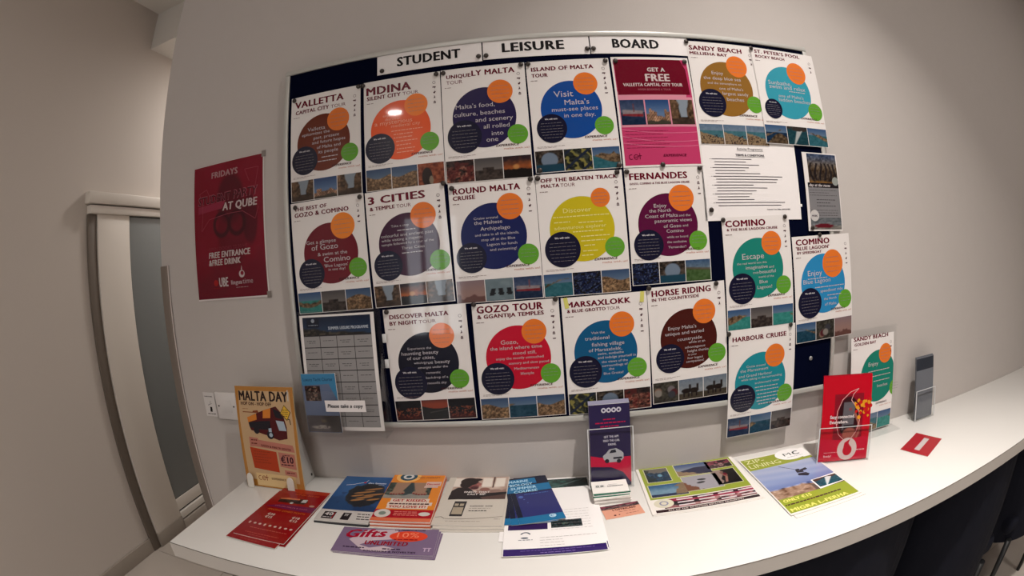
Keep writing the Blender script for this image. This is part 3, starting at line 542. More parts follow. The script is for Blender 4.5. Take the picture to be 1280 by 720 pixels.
# ------------------------------------------------------------------ sheets pinned to the board
card = mat('poster_paper', (.69, .65, .63), rough=.3, spec=.12, coat=.45)
matte = mat('plain_paper', (.74, .70, .69), rough=.7)
LAYER = -.0186
def on_wall(o, x, z, a=0, layer=0, lean=0):
    o.location = (x, LAYER-.0009*layer, z); o.rotation_euler = (PI/2-lean, -a, 0); return o
def wall_sheet(name, label, cat, wd, h, m, x, z, a, layer=0, group=None):
    o = sheet(name, wd, h, m); tag(o, label, cat, group); return on_wall(o, x, z, a, layer)
maroon = (92, 6, 30)
def fine(p, lines): # lines: list of (x, y, width)
    f = Flat()
    for x, y, wd in lines: f.micro(x, y, wd)
    return f
def picto(f, x, y, k, s=.0042):
    if k == 0: f.ring(x, y, s*.75, s*.95)
    elif k == 1: f.rect(x-s, y-.0008, x+s, y+.0022); f.rect(x+.2*s, y-.003, x+.6*s, y)
    elif k == 2: f.disc(x, y-.001, s*.6, n=14); f.rect(x, y, x+s*.9, y+.002); f.rect(x+.3*s, y, x+.5*s, y+s)
    elif k == 3: f.disc(x, y+.0028, .0012, n=10); f.poly([(x-s*.7, y-.003), (x-s*.1, y-.003), (x+s*.5, y+.001), (x, y+.002)]); f.rect(x+.2*s, y-.003, x+.5*s, y)
    elif k == 4: f.rect(x-s*.8, y-.0035, x+s*.8, y-.002); f.poly([(x-s*.8, y+.001), (x+s*.8, y+.001), (x, y+.004)]); [f.rect(x+d-.0006, y-.002, x+d+.0006, y+.001) for d in (-.0022, 0, .0022)]
    elif k == 5: f.poly([(x-s, y+.0008), (x-.6*s, y-.0016), (x+.8*s, y-.0016), (x+1.1*s, y+.0012)])
def tour(key, label, disc_rgb, photos, icons, layer=0, seed=0, offer=(84, 142, 42), orange=(202, 104, 38), cat='poster'):
    d = TOURS[key]; W, H = d['w'], d['h']
    s = sheet('tour_poster', W, H, card); tag(s, label, cat, 'tour posters on the notice board')
    (mx, my, mr), (ox, oy, orr), (vx, vy, vr), (gx, gy, gr) = d['discs']
    def D(name, x, y, r, rgb, z):
        # keep the disc on the paper
        return Flat().poly([(max(-W/2, min(W/2, x+r*math.cos(2*PI*i/56))), y+r*math.sin(2*PI*i/56)) for i in range(56)], z).build(name, printed(rgb), s)
    D('main_disc', mx, my, mr, disc_rgb, .0002)
    D('price_disc', ox, oy, orr, orange, .0004)
    D('visit_disc', vx, vy, vr, (18, 18, 40), .0006 if key != 'night' else .0003)
    D('offer_disc', gx, gy, gr, offer, .0004)
    t = Flat()
    for tx, x, y, wd, cap, b in d['title']: t.text(tx, x, y, wd, cap*CAPK.get(key, .86), bool(b), z=.0003)
    t.build('title', printed(maroon), s)
    t = Flat()
    for tx, x, y, wd in d['body']:
        if tx == '~': t.micro(x, y, wd, .0022, z=.0005)
        else: t.text(tx, x, y, wd, None, False, z=.0005, squash=.84)
    t.build('disc_text', printed({'beaten': (208, 198, 120), 'mdina': (216, 150, 122)}[key] if key in ('beaten', 'mdina') else (172, 165, 168)), s)
    f = Flat()
    for (x, y, r, n) in ((ox, oy, orr, 4), (gx, gy, gr, 3)):
        for i in range(n):
            yy = y+r*.45-i*r*.34; hw = math.sqrt(max(0, r*r-(yy-y)**2))*.72; f.micro(x-hw, yy, 2*hw, .0009, z=.0007)
    n = 6
    for i in range(n):
        yy = vy+vr*.35-i*vr*.2; hw = math.sqrt(max(0, vr*vr-(yy-vy)**2))*.75; f.micro(vx-hw, yy, 2*hw, .0008, z=.0008)
    f.build('small_print', printed((118, 112, 116)), s)
    Flat().text('We will visit:', vx, vy+vr*.60, vr*.85, None, True, z=.0008, centre=False).build('disc_heading', printed((190, 185, 190)), s).location.x = -vr*.42
    Flat().text('EXPERIENCE', W*.10, -H*.228, W*.27, .0055, True, z=.0003, shear=.25).build('brand_line', printed((52, 6, 10)), s)
    Flat().text('malta with us!', W*.19, -H*.256, W*.29, .0046, False, z=.0003).build('brand_line', printed((170, 96, 66)), s)
    f = Flat(); f.micro(-W*.46, -H*.280, W*.32, .0008); f.micro(-W*.46, -H*.290, W*.22, .0007)
    ty = min(y for _, _, y, _, _, _ in d['title']) - .010
    f.micro(-W*.46, ty, W*.09, .0014); f.build('fine_print', printed((105, 80, 80)), s)
    f = Flat()
    for i, k in enumerate(icons): picto(f, W*.42, H*.40-i*.0135, k)
    f.build('pictogram', printed((70, 40, 48)), s)
    ph = H*.185; pw = (W-.002)/3
    for i, k in enumerate(photos):
        picture(k, -W/2+.001+pw*(i+.5), -H/2+ph/2+.001, pw-.0016, ph-.001, s, seed*7+i+1, nx=40)
    return on_wall(s, d['x'], d['z'], d['a'], layer)
CAPK = dict(sandy=.70, peter=.70, mdina=.8)
FULL = [0, 1, 2, 3, 4]; SEA = [0, 1, 3, 2, 5]
tour('valletta', 'tour poster with a brown disc headed VALLETTA at the upper left of the board', (92, 34, 16), ['street', 'city', 'street'], FULL, 1, 1)
tour('mdina', 'tour poster with an orange red disc headed MDINA', (205, 78, 34), ['fort', 'fort', 'red'], FULL, 0, 2, orange=(212, 112, 42))
tour('uniquely', 'tour poster headed UNIQUELY MALTA with a dark violet disc', (32, 24, 62), ['stalls', 'grey', 'sunset'], FULL, 1, 3)
tour('island', 'tour poster headed ISLAND OF MALTA with a bright blue disc', (16, 62, 130), ['cave', 'rope', 'bay'], FULL+[5], 0, 4)
tour('sandy', 'tour poster with an ochre brown disc for the Mellieha Bay sandy beach', (126, 88, 34), ['beach', 'beach', 'beach'], [0, 1, 3], 2, 5)
tour('peter', "tour poster with a sky blue disc for the rocky beach at St Peter's Pool", (46, 134, 152), ['cliff', 'wake', 'bay'], [0, 1, 3], 5, 6)
tour('fern', 'tour poster with a plum disc headed FERNANDES below the pink free tour poster', (78, 12, 50), ['blue', 'cave', 'green'], [0, 4, 3, 5], 1, 7)
tour('comino', 'tour poster with a sea green disc for the Comino and Blue Lagoon cruise', (24, 112, 100), ['lagoon', 'grey', 'lagoon'], SEA, 2, 8)
tour('comino2', 'tour poster with a mid blue disc for the speedboat trip at the board right edge', (36, 118, 165), ['coast', 'people', 'pink'], SEA, 5, 9)
tour('harbour', 'tour poster with a teal disc headed HARBOUR CRUISE hanging below the board edge', (26, 118, 130), ['boat', 'coast', 'grey'], [0, 3, 4, 5], 6, 10)
tour('horse', 'tour poster headed HORSE RIDING with a very dark brown disc', (62, 20, 16), ['people', 'horse', 'horse'], [0, 1, 3], 2, 11)
tour('gozo', 'tour poster with a wine red disc headed THE BEST OF GOZO & COMINO', (94, 14, 28), ['lagoon', 'grey', 'fort'], [0, 3, 2, 5], 0, 12, orange=(210, 118, 40))
tour('cities', 'tour poster with a dark purple disc headed 3 CITIES', (52, 14, 42), ['street', 'sunset', 'street'], FULL, 1, 13)
tour('round', 'tour poster with a navy disc headed ROUND MALTA', (18, 26, 74), ['pink', 'divers', 'boat'], SEA, 0, 14)
tour('beaten', 'tour poster with a mustard yellow disc headed OFF THE BEATEN TRACK', (176, 160, 26), ['bay', 'blue', 'fort'], FULL, 1, 15, orange=(200, 104, 38))
tour('night', 'tour poster with a nearly black disc headed DISCOVER MALTA BY NIGHT', (14, 14, 30), ['night', 'dusk', 'night'], FULL, 1, 16, orange=(214, 122, 80))
tour('gtour', 'tour poster with a crimson disc headed GOZO TOUR & GGANTIJA TEMPLES', (168, 14, 40), ['fort', 'coast', 'fort'], FULL+[5], 2, 17)
mx_ = tour('marsax', 'tour poster with a petrol blue disc headed MARSAXLOKK', (14, 74, 112), ['rope', 'cave', 'stalls'], FULL+[5], 1, 18)
for sx in (-1, 1):
    b = box('tape', (-.005, -.013, 0), (.005, .013, .0006), mat('yellow_tape', (.55, .52, .12), rough=.4), mx_); b.location = (sx*.093, .135, .0002); b.rotation_euler = (0, 0, -.12*sx)
# the poster that leans on the counter in its acrylic stand
gb = tour('golden', 'tour poster with a green disc for Golden Bay standing on the counter', (22, 108, 92), ['beach', 'beach', 'lagoon'], [0, 1, 3], 0, 19)
gb['group'] = 'tour posters in stands'; gb.rotation_euler = (PI/2-.10, 0, 0); gb.location = (1.003, -.034, 1.0545)
st = thing('acrylic_stand', 'clear acrylic stand holding the Golden Bay poster on the counter', 'stand', (1.003, -.034, .9005))
bk = box('back_panel', (-.117, -.001, .0), (.117, .0012, .325), acrylic(), st); bk.rotation_euler = (-.10, 0, 0); bk.location = (0, -.011, 0)
box('foot', (-.117, -.06, 0), (.117, -.004, .002), acrylic(), st)

# magenta free tour poster
F_ = TOURS['free']
fp = wall_sheet('free_tour_poster', 'pink and crimson poster offering a free Valletta capital city tour', 'poster', .208, .294, card, F_['x'], F_['z'], F_['a'], 2)
Flat().rect(-.099, -.142, .099, .140, .0002).build('pink_field', printed((170, 52, 92)), fp)
Flat().poly([(-.099, .05), (.085, .05), (.082, .033), (-.099, .033)], .0003).poly([(-.099, .034), (.099, .034), (.099, -.045), (-.099, -.045)], .0003).build('pale_band', printed((190, 124, 140)), fp)
Flat().poly([(-.097, .138), (.08, .140), (.092, .112), (.094, .041), (-.097, .041)], .0004).build('title_panel', printed((92, 4, 26)), fp)
f = Flat(); 
for y0, k in ((-.05, .5), (-.068, .7), (-.085, .5)): f.line([(-.098+i*.0131, y0-k*.0045*i+k*.00022*i*i) for i in range(16)], .0022, .0004)
f.build('swirl', printed((190, 90, 122)), fp)
Flat().text('GET A', -.003, .105, .048, .011, True, centre=False, z=.0006).text('FREE', -.011, .078, .066, .020, True, z=.0006).text('VALLETTA CAPITAL CITY TOUR', -.071, .064, .158, .0085, True, z=.0006).build('title', printed((186, 172, 172)), fp).location.x = -.01
Flat().text('WHEN BOOKING A TOUR', -.045, .0525, .088, .0052, False, z=.0006).build('subtitle', printed((150, 90, 100)), fp)
for i, k in enumerate(('boat', 'city', 'street')): picture(k, -.0655+i*.0655, -.006, .062, .066, fp, 41+i, nx=28, z=.0006)
f = Flat(); [f.micro(-.09, -.056-i*.0085, .11-.012*(i % 2), .001, z=.0006) for i in range(6)]
f.build('fine_print', printed((120, 28, 60)), fp)
f = Flat()
def cet(f, x, y, s, z=.0006):
    f.ring(x, y, s*.38, s*.5, z, 18, PI*.35, PI*1.7); f.ring(x+s*.95, y, s*.38, s*.5, z, 18, 0, PI*1.75); f.rect(x+s*.5, y-s*.06, x+s*1.4, y+s*.06, z)
    f.rect(x+s*1.62, y-s*.5, x+s*1.75, y+s*.75, z); f.rect(x+s*1.4, y+s*.15, x+s*2.05, y+s*.28, z); return f
cet(f, -.082, -.121, .013); f.text('EXPERIENCE', .0, -.122, .062, .006, True, z=.0006, shear=.25)
f.build('brand_line', printed((86, 6, 36)), fp)

# terms and conditions sheet
tc = wall_sheet('terms_sheet', 'plain white sheet headed Activity Programme TERMS & CONDITIONS', 'notice', .293, .212, matte, .5765, 1.651, -.004, 1)
Flat().text('Activity Programme', -.039, .076, .079, None, False).text('TERMS & CONDITIONS', -.045, .060, .088, None, True).rect(-.045, .0575, .044, .0583).rect(-.039, .0735, .041, .0741).build('heading', printed((40, 34, 44), False), tc)
f = Flat(); r = random.Random(4)
for i in range(17):
    y = .051-i*.0075; f.rect(-.115 if i % 3 == 0 else -.108, y, -.10+r.uniform(.07, .205), y+.0017)
    if i % 3 == 0: f.disc(-.119, y+.0008, .0012, n=8)
f.text('Customer Care, Malta, LINGUATIME', .035, -.0805, .075, None, True)
f.build('clause_line', printed((58, 52, 62), False), tc)
hook = tag(box('clip', (-.008, -.004, -.004), (.008, 0, .004), mat('white_clip', (.8, .78, .76), rough=.4), None, .0015), 'small white clip at the right edge of the terms sheet', 'clip'); hook.location = (.722, -.0146, 1.582)

# narrow leaflet with a yellow party picture
lf = wall_sheet('party_leaflet', 'narrow grey leaflet with a golden crowd photo at the board right edge', 'leaflet', .127, .216, card, .807, 1.620, -.008, 6)
picture('party', .006, .058, .108, .094, lf, 5, nx=40)
Flat().rect(-.0545, -.078, .0605, .0108).build('grey_panel', printed((112, 110, 112)), lf)
Flat().rect(-.0545, .0108, .0605, .024, .0005).build('caption_band', printed((24, 20, 24)), lf)
Flat().text('day at the races', -.050, .0135, .078, None, True, z=.0007, shear=.3).build('caption', printed((172, 165, 165)), lf)
Flat().disc(.049, .030, .012, .0007).build('badge', printed((130, 134, 130)), lf)
f = Flat(); [f.micro(-.050, .003-i*.007, .10-.03*(i % 3 == 1), .001) for i in range(3)]; [f.micro(-.028, -.0235-i*.0085, .07-.02*(i == 1), .0017) for i in range(3)]; [f.micro(-.050, -.052-i*.007, .10, .001) for i in range(3)]
f.build('fine_print', printed((48, 44, 50)), lf)
picture('rally', .003, -.088, .115, .032, lf, 9, nx=40, z=.0004)
Flat().disc(-.039, -.066, .0155, .0007).build('badge', printed((176, 172, 170)), lf)
Flat().text('MUSIC', -.049, -.069, .020, None, True, z=.0009).build('badge_text', printed((60, 50, 60)), lf)

# heading strips
for i, (tx, xa, xb, za, w0, label) in enumerate((('STUDENT', -.373, -.0965, 2.0145, .168, 'white heading strip lettered STUDENT on the board'), ('LEISURE', -.0935, .1765, 2.0175, .158, 'white heading strip lettered LEISURE on the board'), ('BOARD', .1795, .4425, 2.0165, .125, 'white heading strip lettered BOARD on the board'))):
    s = wall_sheet('heading_strip', label, 'sign', xb-xa, .058, matte, (xa+xb)/2, za, (.006, -.004, -.012)[i], 1, 'heading strips')
    Flat().text(tx, -w0/2+(.0, -.008, -.012)[i], -.012, w0, .026, True).build('lettering', printed((20, 16, 18), False), s)

# dark round pins
pin_m = mat('dark_pin', (.035, .026, .022), rough=.35, metal=.35)
PINS = [(-.618, 1.959, 'top left corner of the VALLETTA poster'), (-.425, 1.962, 'top right corner of the VALLETTA poster'), (-.412, 1.961, 'top left corner of the MDINA poster'), (-.215, 1.963, 'top right corner of the MDINA poster'),
 (-.197, 1.963, 'top left corner of the UNIQUELY MALTA poster'), (-.359, 1.995, 'left end of the STUDENT strip'), (-.105, 2.0, 'right end of the STUDENT strip'), (-.086, 2.0, 'left end of the LEISURE strip'), (-.001, 1.966, 'top right corner of the UNIQUELY MALTA poster'),
 (.017, 1.966, 'top left corner of the ISLAND OF MALTA poster'), (.212, 1.967, 'top right corner of the ISLAND OF MALTA poster'), (.170, 2.003, 'right end of the LEISURE strip'), (.186, 2.003, 'left end of the BOARD strip'), (.001, 1.669, 'top right corner of the ROUND MALTA poster'),
 (.0185, 1.669, 'top left corner of the OFF THE BEATEN TRACK poster'), (.211, 1.674, 'top right corner of the OFF THE BEATEN TRACK poster'), (.025, 1.688, 'bottom left corner of the ISLAND OF MALTA poster'), (.218, 1.691, 'bottom right corner of the ISLAND OF MALTA poster'), (.44, 2.029, 'top left corner of the Mellieha Bay poster'),
 (.636, 2.025, "top left corner of the St Peter's Pool poster"), (.238, 1.966, 'top left corner of the pink free tour poster'), (.424, 1.967, 'top right corner of the pink free tour poster'), (.328, 1.689, 'bottom middle of the pink free tour poster'), (.235, 1.674, 'top left corner of the FERNANDES poster'),
 (.425, 1.679, 'top right corner of the FERNANDES poster'), (.447, 1.573, 'bottom left corner of the terms sheet'), (.477, 1.547, 'top left corner of the Comino cruise poster'), (.665, 1.552, 'top right corner of the Comino cruise poster'), (.78, 1.502, 'top middle of the speedboat poster'),
 (.755, 1.521, 'bottom of the narrow party leaflet'), (-.427, 1.664, 'top right corner of the GOZO & COMINO poster'), (-.615, 1.658, 'top left corner of the GOZO & COMINO poster'), (-.21, 1.676, 'top right corner of the 3 CITIES poster'), (-.19, 1.661, 'top left corner of the ROUND MALTA poster'),
 (-.377, 1.371, 'top left corner of the BY NIGHT poster'), (-.156, 1.377, 'top left corner of the GOZO TOUR poster'), (.042, 1.378, 'top right corner of the GOZO TOUR poster'), (.271, 1.389, 'top left corner of the HORSE RIDING poster'), (.448, 1.39, 'top right corner of the HORSE RIDING poster'),
 (.48, 1.259, 'top left corner of the HARBOUR CRUISE poster'), (.671, 1.267, 'top right corner of the HARBOUR CRUISE poster')]
p0 = None
for i, (x, z, lb) in enumerate(PINS):
    if p0 is None:
        p0 = o = lathe('push_pin', [(.0030, 0), (.0030, .0012), (.0062, .0016), (.0064, .0032), (.0045, .0048), (.0015, .0053)], pin_m, None, 18)
    else:
        o = p0.copy(); COL.objects.link(o)
    tag(o, 'dark round pin at the '+lb, 'pin', 'dark pins on the notice board'); o.rotation_euler = (PI/2, 0, 0)
    lay = 6 if 'HARBOUR' in lb or 'party' in lb else 5 if ("St Peter" in lb or 'speedboat' in lb) else 2 if ('Mellieha' in lb or 'pink' in lb or 'Comino cruise' in lb or 'GOZO TOUR' in lb or 'HORSE' in lb or 'party' in lb) else 1
    o.location = (x, LAYER-.0009*lay-.0003, z)

# ------------------------------------------------------------------ acrylic leaflet holder hung on the board
hd = thing('leaflet_holder', 'clear acrylic wall holder with programme sheets at the board left edge', 'holder', (-.510, -.026, 1.060))
A = acrylic()
box('back_panel', (-.118, -.002, .0), (.118, 0, .325), A, hd)
box('floor_plate', (-.118, -.058, .0), (.118, -.002, .002), A, hd)
box('front_lip', (-.118, -.060, .002), (.118, -.058, .125), A, hd)
for sx in (-1, 1): prism('side_panel', [(0, 0), (-.056, 0), (-.056, .125), (-.018, .21), (0, .21)], -.001, .001, A, hd).matrix_local = Matrix(((0, 0, 1, sx*.117), (1, 0, 0, -.002), (0, 1, 0, 0), (0, 0, 0, 1)))
for z in (.17, .235, ): box('hook', (.118, -.004, z), (.128, 0, z+.022), mat('clear_white', (.6, .6, .6), rough=.3), hd, .001)
sg = tag(sheet('copy_label', .112, .030, matte), 'white label reading Please take a copy on the holder front', 'label'); sg.location = (-.493, -.0872, 1.147); sg.rotation_euler = (PI/2, -.006, 0)
Flat().text('Please take a copy', -.050, -.004, .100, .0095, True, shear=.25).build('lettering', printed((36, 34, 40), False), sg)
pr = tag(sheet('programme_sheet', .212, .306, card, .003), 'printed programme sheet with a blue header and a grid of grey cells', 'leaflet')
pr.location = (-.513, -.045, 1.222); pr.rotation_euler = (PI/2-.07, -.004, 0)
picture('coastview', 0, .124, .194, .047, pr, 3, nx=60)
Flat().rect(-.097, -.143, .097, .1005, .0002).build('grid_field', printed((34, 32, 34)), pr)
f = Flat(); g = Flat(); r = random.Random(8)
for i in range(4):
    for j in range(8):
        x0, y0 = -.0965+i*.0487, .0985-(j+1)*.0303
        f.rect(x0, y0+.0012, x0+.0472, y0+.0293, .0004)
        g.micro(x0+.008, y0+.017, .030, .0012, z=.0006)
        if r.random() < .5: g.micro(x0+.014, y0+.012, .020, .0012, z=.0006)
f.build('grid_cell', printed((132, 129, 129)), pr); g.build('cell_text', printed((48, 46, 48)), pr)
Flat().text('SUMMER LEISURE PROGRAMME', -.022, .114, .112, .0075, True, z=.0006).build('heading', printed((160, 168, 178)), pr)
f = Flat(); f.rect(-.085, .121, -.048, .146, .0005); f.build('emblem_panel', printed((12, 20, 36)), pr)
Flat().disc(-.066, .138, .005, .0007).micro(-.080, .126, .028, .0015, z=.0007).build('emblem', printed((130, 138, 150)), pr)
bk = tag(sheet('charter_booklet', .101, .158, card, .004), 'small sky blue booklet for yacht charter in the lower left of the holder', 'booklet')
bk.location = (-.570, -.068, 1.1475); bk.rotation_euler = (PI/2-.05, -.01, 0)
Flat().rect(-.0505, -.079, .0505, .079, .0002).build('cover_field', printed((84, 96, 122)), bk)
Flat().poly([(-.0505, -.02), (-.0505, .079), (.0505, .079), (.0505, .005), (.030, .052), (-.0505, .048)], .0003).build('cover_band', printed((50, 112, 150)), bk)
Flat().text('Luxury Yacht Charter', -.045, .060, .088, .0085, False, z=.0005).build('title', printed((20, 44, 72)), bk)
picture('cover', -.020, .027, .046, .040, bk, 6, nx=36, z=.0005)
picture('shells', .0, -.055, .099, .045, bk, 7, nx=40, z=.0005)

# ------------------------------------------------------------------ wall poster, switch plates
rp = tag(sheet('party_poster', .276, .403, card), 'tall dark red Fridays student party poster on the bare wall', 'poster')
rp.location = (-.865, -.0022, 1.631); rp.rotation_euler = (PI/2, 0, 0)
picture('face', -.0015, .0015, .271, .398, rp, 4, nx=90, name='printed_picture', z=.0002)
Flat().text('FRIDAYS', -.062, .158, .104, .018, True, z=.0006).build('title', printed((150, 112, 116)), rp)
Flat().text('STUDENT PARTY', -.119, .0815, .236, .026, True, z=.0005, shear=.12, slope=.02).build('outline_title', printed((134, 60, 74)), rp)
Flat().text('STUDENT PARTY', -.1165, .083, .230, .023, False, z=.0008, shear=.12, slope=.02).build('title', printed((48, 4, 16)), rp)
Flat().poly([(-.118, .057), (-.02, .063), (-.005, .085), (-.118, .078)], .0004).build('band', printed((126, 30, 54)), rp)
Flat().text('AT QUBE', -.018, .056, .132, .022, True, z=.0008, shear=.12).build('title', printed((178, 158, 158)), rp)
f = Flat(); f.line([(-.112, .118), (-.082, .128), (-.062, .088)], .0014, .0005).line([(.085, .128), (.068, .165), (.118, .165), (.098, .07)], .0014, .0005).line([(-.112, .118), (-.10, .078), (-.10, .045), (-.105, .004), (-.072, .036), (.005, .045), (.06, .045), (.105, .018), (.118, .052)], .0014, .0005)
f.build('star_outline', printed((140, 50, 66)), rp)
Flat().text('OPEN DOORS 22:30 HS', -.080, -.058, .152, .010, False, z=.0006).build('small_print', printed((118, 36, 50)), rp)
Flat().text('FREE ENTRANCE', -.080, -.079, .162, .017, True, z=.0006, shear=.1).text('&FREE DRINK', -.082, -.101, .126, .017, True, z=.0006, shear=.1).build('free_line', printed((176, 160, 160)), rp)
f = Flat(); f.text('UBE', -.045, -.164, .036, .026, True, z=.0006).build('club_logo', printed((180, 168, 168)), rp)
Flat().disc(-.058, -.152, .009, .0006).micro(-.068, -.168, .024, .001, z=.0006).build('club_logo_dot', printed((150, 16, 20)), rp)
Flat().disc(.045, -.132, .0105, .0006).poly([(.043, -.120), (.047, -.120), (.046, -.108)], .0006).build('school_logo', printed((176, 160, 160)), rp)
Flat().disc(.0465, -.130, .006, .0009, ry=.006).build('school_logo_hole', printed((120, 10, 34)), rp)
Flat().text('lingua', .002, -.160, .042, None, True, z=.0006).text('time', .046, -.160, .038, None, False, z=.0006).micro(.02, -.170, .045, .0012, z=.0006).build('school_name', printed((160, 136, 140)), rp)
for sx, sz in ((.136, .199), (.137, -.196)):
    box('tape', (-.007, -.009, 0), (.007, .009, .0005), mat('brown_tape', (.2, .17, .15), rough=.6), rp).location = (sx, sz, .0002)

pl = thing('socket_plate', 'white blank socket plate on the wall left of the Malta Day stand', 'socket', (-.947, 0, 1.108))
plm = mat('plate_plastic', (.64, .60, .58), rough=.35)
box('plate', (-.043, -.009, -.043), (.043, 0, .043), plm, pl, .003)
box('inset', (-.022, -.0105, -.020), (.022, -.0085, .020), plm, pl, .001)
for x in (-.031, .031): lathe('screw', [(.0028, 0), (.0028, .001)], mat('dark_screw', (.03, .028, .026), rough=.5), pl, 14, (x, -.0088, 0), (PI/2, 0, 0))
nt_ = tag(sheet('charging_sticker', .050, .078, mat('sticker_white', (.62, .585, .565), rough=.5)), 'small white sticker with a plug symbol beside the socket plate', 'sticker')
nt_.location = (-1.022, -.0022, 1.108); nt_.rotation_euler = (PI/2, 0, 0)
Flat().text('CHARGE HERE', -.021, .024, .036, .0035, True).micro(-.017, -.032, .034, .0026).build('lettering', printed((52, 44, 44)), nt_)
Flat().line([(-.006, -.001), (.008, .003)], .0012).line([(0, .001), (.003, .008)], .0012).disc(-.007, -.002, .0018, n=10).disc(.003, .009, .0015, n=10).build('cable_symbol', printed((90, 84, 84)), nt_)
Flat().rect(-.003, -.016, .006, -.008).rect(-.004, -.024, .005, -.018).disc(.0012, -.017, .0045, n=14).build('plug_symbol', printed((24, 20, 22)), nt_)

# ------------------------------------------------------------------ leaflets lying on the counter
def lay(o, x, y, a, z): o.location = (x, y, z); o.rotation_euler = (0, 0, a); return o
def from_corner(x, y, a, wd, h, cx, cy):
    """centre of a wd x h sheet turned by a whose corner (cx, cy signs) is at x, y"""
    ox, oy = cx*wd/2, cy*h/2
    return x-(ox*math.cos(a)-oy*math.sin(a)), y-(ox*math.sin(a)+oy*math.cos(a))
edge_white = mat('page_edge', (.68, .64, .60), rough=.7)

# red tour leaflets, three fanned
def red_leaflet(label, x, y, a, z, full):
    s = tag(sheet('bus_leaflet', .150, .272, edge_white, .0016), label, 'leaflet', 'red bus tour leaflets on the counter'); lay(s, x, y, a, z)
    Flat().rect(-.075, -.136, .075, .136, .0002).build('cover', printed((124, 8, 14)), s)
    f = Flat(); f.micro(-.05, -.118, .10, .003, z=.0004); f.micro(-.035, -.127, .06, .002, z=.0004); f.build('footer_text', printed((160, 60, 50)), s)
    if full:
        Flat().poly([(-.045, .136), (.075, .136), (.075, .118), (-.01, .112), (-.045, .122)], .0004).build('orange_swirl', printed((150, 42, 20)), s)
        Flat().text('HOP ON - HOP OFF', -.02, .102, .075, .007, True, z=.0006).build('heading', printed((176, 70, 30)), s)
        f = Flat(); f.poly([(-.05, .052), (.03, .056), (.037, .068), (.030, .083), (-.03, .080), (-.05, .074)], .0005); f.build('bus_picture', printed((34, 20, 20)), s)
        Flat().poly([(-.05, .074), (-.03, .080), (.008, .082), (.008, .075), (-.05, .069)], .0007).build('bus_stripe', printed((176, 96, 60)), s)
        Flat().poly([(.018, .064), (.033, .066), (.032, .082), (.018, .080)], .0007).disc(-.006, .055, .005, .0007).build('bus_window', printed((170, 168, 166)), s)
        Flat().poly([(-.072, .022), (-.03, .042), (.075, .046), (.075, .018), (-.02, .020)], .0004).build('violet_band', printed((92, 20, 60)), s)
        Flat().text('EXPLORE MALTA & GOZO', -.045, .028, .10, .0055, True, z=.0006).build('band_text', printed((150, 70, 90)), s)
        Flat().text('AMAZING COMBO TICKETS', -.055, .004, .115, .0075, True, z=.0006).build('heading', printed((170, 80, 28)), s)
        Flat().text('€20', -.04, -.022, .022, .010, True, z=.0006).text('€15', -.04, -.037, .022, .010, True, z=.0006).text('€18', .035, -.022, .022, .010, True, z=.0006).text('€12', .035, -.037, .022, .010, True, z=.0006).build('price', printed((190, 170, 160)), s)
        f = Flat()
        for i in range(9): f.disc(-.063+i*.0155, -.072, .0042, .0006, n=10) if i % 3 else f.rect(-.066+i*.0155, -.077, -.061+i*.0155, -.067, .0006)
        f.build('pictogram', printed((190, 160, 150)), s)
        Flat().disc(.058, .052, .008, .0006, ry=.005).build('badge', printed((150, 120, 110)), s)
        Flat().micro(-.05, -.095, .11, .003, z=.0006).build('footer_line', printed((160, 70, 60)), s)
    return s
red_leaflet('red bus tour leaflet at the bottom of the fan, left of the blue booklet', -.648, -.254, -.01, .9022, False)
red_leaflet('red bus tour leaflet in the middle of the fan, its lower corner showing', -.660, -.266, -.06, .9042, False)
red_leaflet('red bus tour leaflet on top of the fan at the counter left end', -.650, -.246, -.035, .9062, True)

# blue dive booklets
for k, lb in enumerate(('blue diving booklet beneath the top one beside the red leaflets', 'blue diving booklet on top with a fish shoal picture')):
    s = tag(sheet('dive_booklet', .142, .255, edge_white if k else mat('black_card', (.015, .015, .018), rough=.5), .0035), lb, 'booklet', 'blue diving booklets')
    lay(s, -.489+.002*(1-k), -.129-.004*(1-k), .025-.01*(1-k), .9038+k*.004)
    if k:
        picture('dive', 0, .028, .142, .199, s, 3, nx=110, name='cover_photo', z=.0002)
        Flat().rect(-.071, -.1275, .071, -.0715, .0003).build('white_panel', printed((176, 170, 166)), s)
        Flat().rect(-.056, -.118, -.024, -.083, .0005).rect(-.005, -.118, .017, -.083, .0005).build('number_panel', printed((28, 22, 26)), s)
        Flat().text('40', -.053, -.102, .024, .015, True, z=.0007).micro(-.053, -.112, .026, .003, z=.0007).text('TV', .0, -.1, .011, .011, True, z=.0007).build('number', printed((178, 172, 170)), s)
        Flat().rect(-.0285, -.116, -.0265, -.085, .0008).build('red_tick', printed((150, 20, 30)), s)
        f = Flat(); [f.micro(.032+.002*i, -.088-i*.012, .032, .004) for i in range(3)]; f.build('small_print', printed((40, 34, 38)), s)
        Flat().text('dive Systems', .008, .083, .052, .008, True, z=.0006).micro(.04, .076, .02, .0016, z=.0006).build('title', printed((180, 190, 205)), s)
        Flat().line([(-.052, .070), (-.03, .076), (-.022, .082), (-.006, .088)], .0022, .0006).line([(.0, .093), (.004, .105)], .0015, .0006).build('wave_emblem', printed((190, 195, 205)), s)
        Flat().disc(-.002, .089, .004, .0007).build('emblem_dot', printed((170, 40, 60)), s)

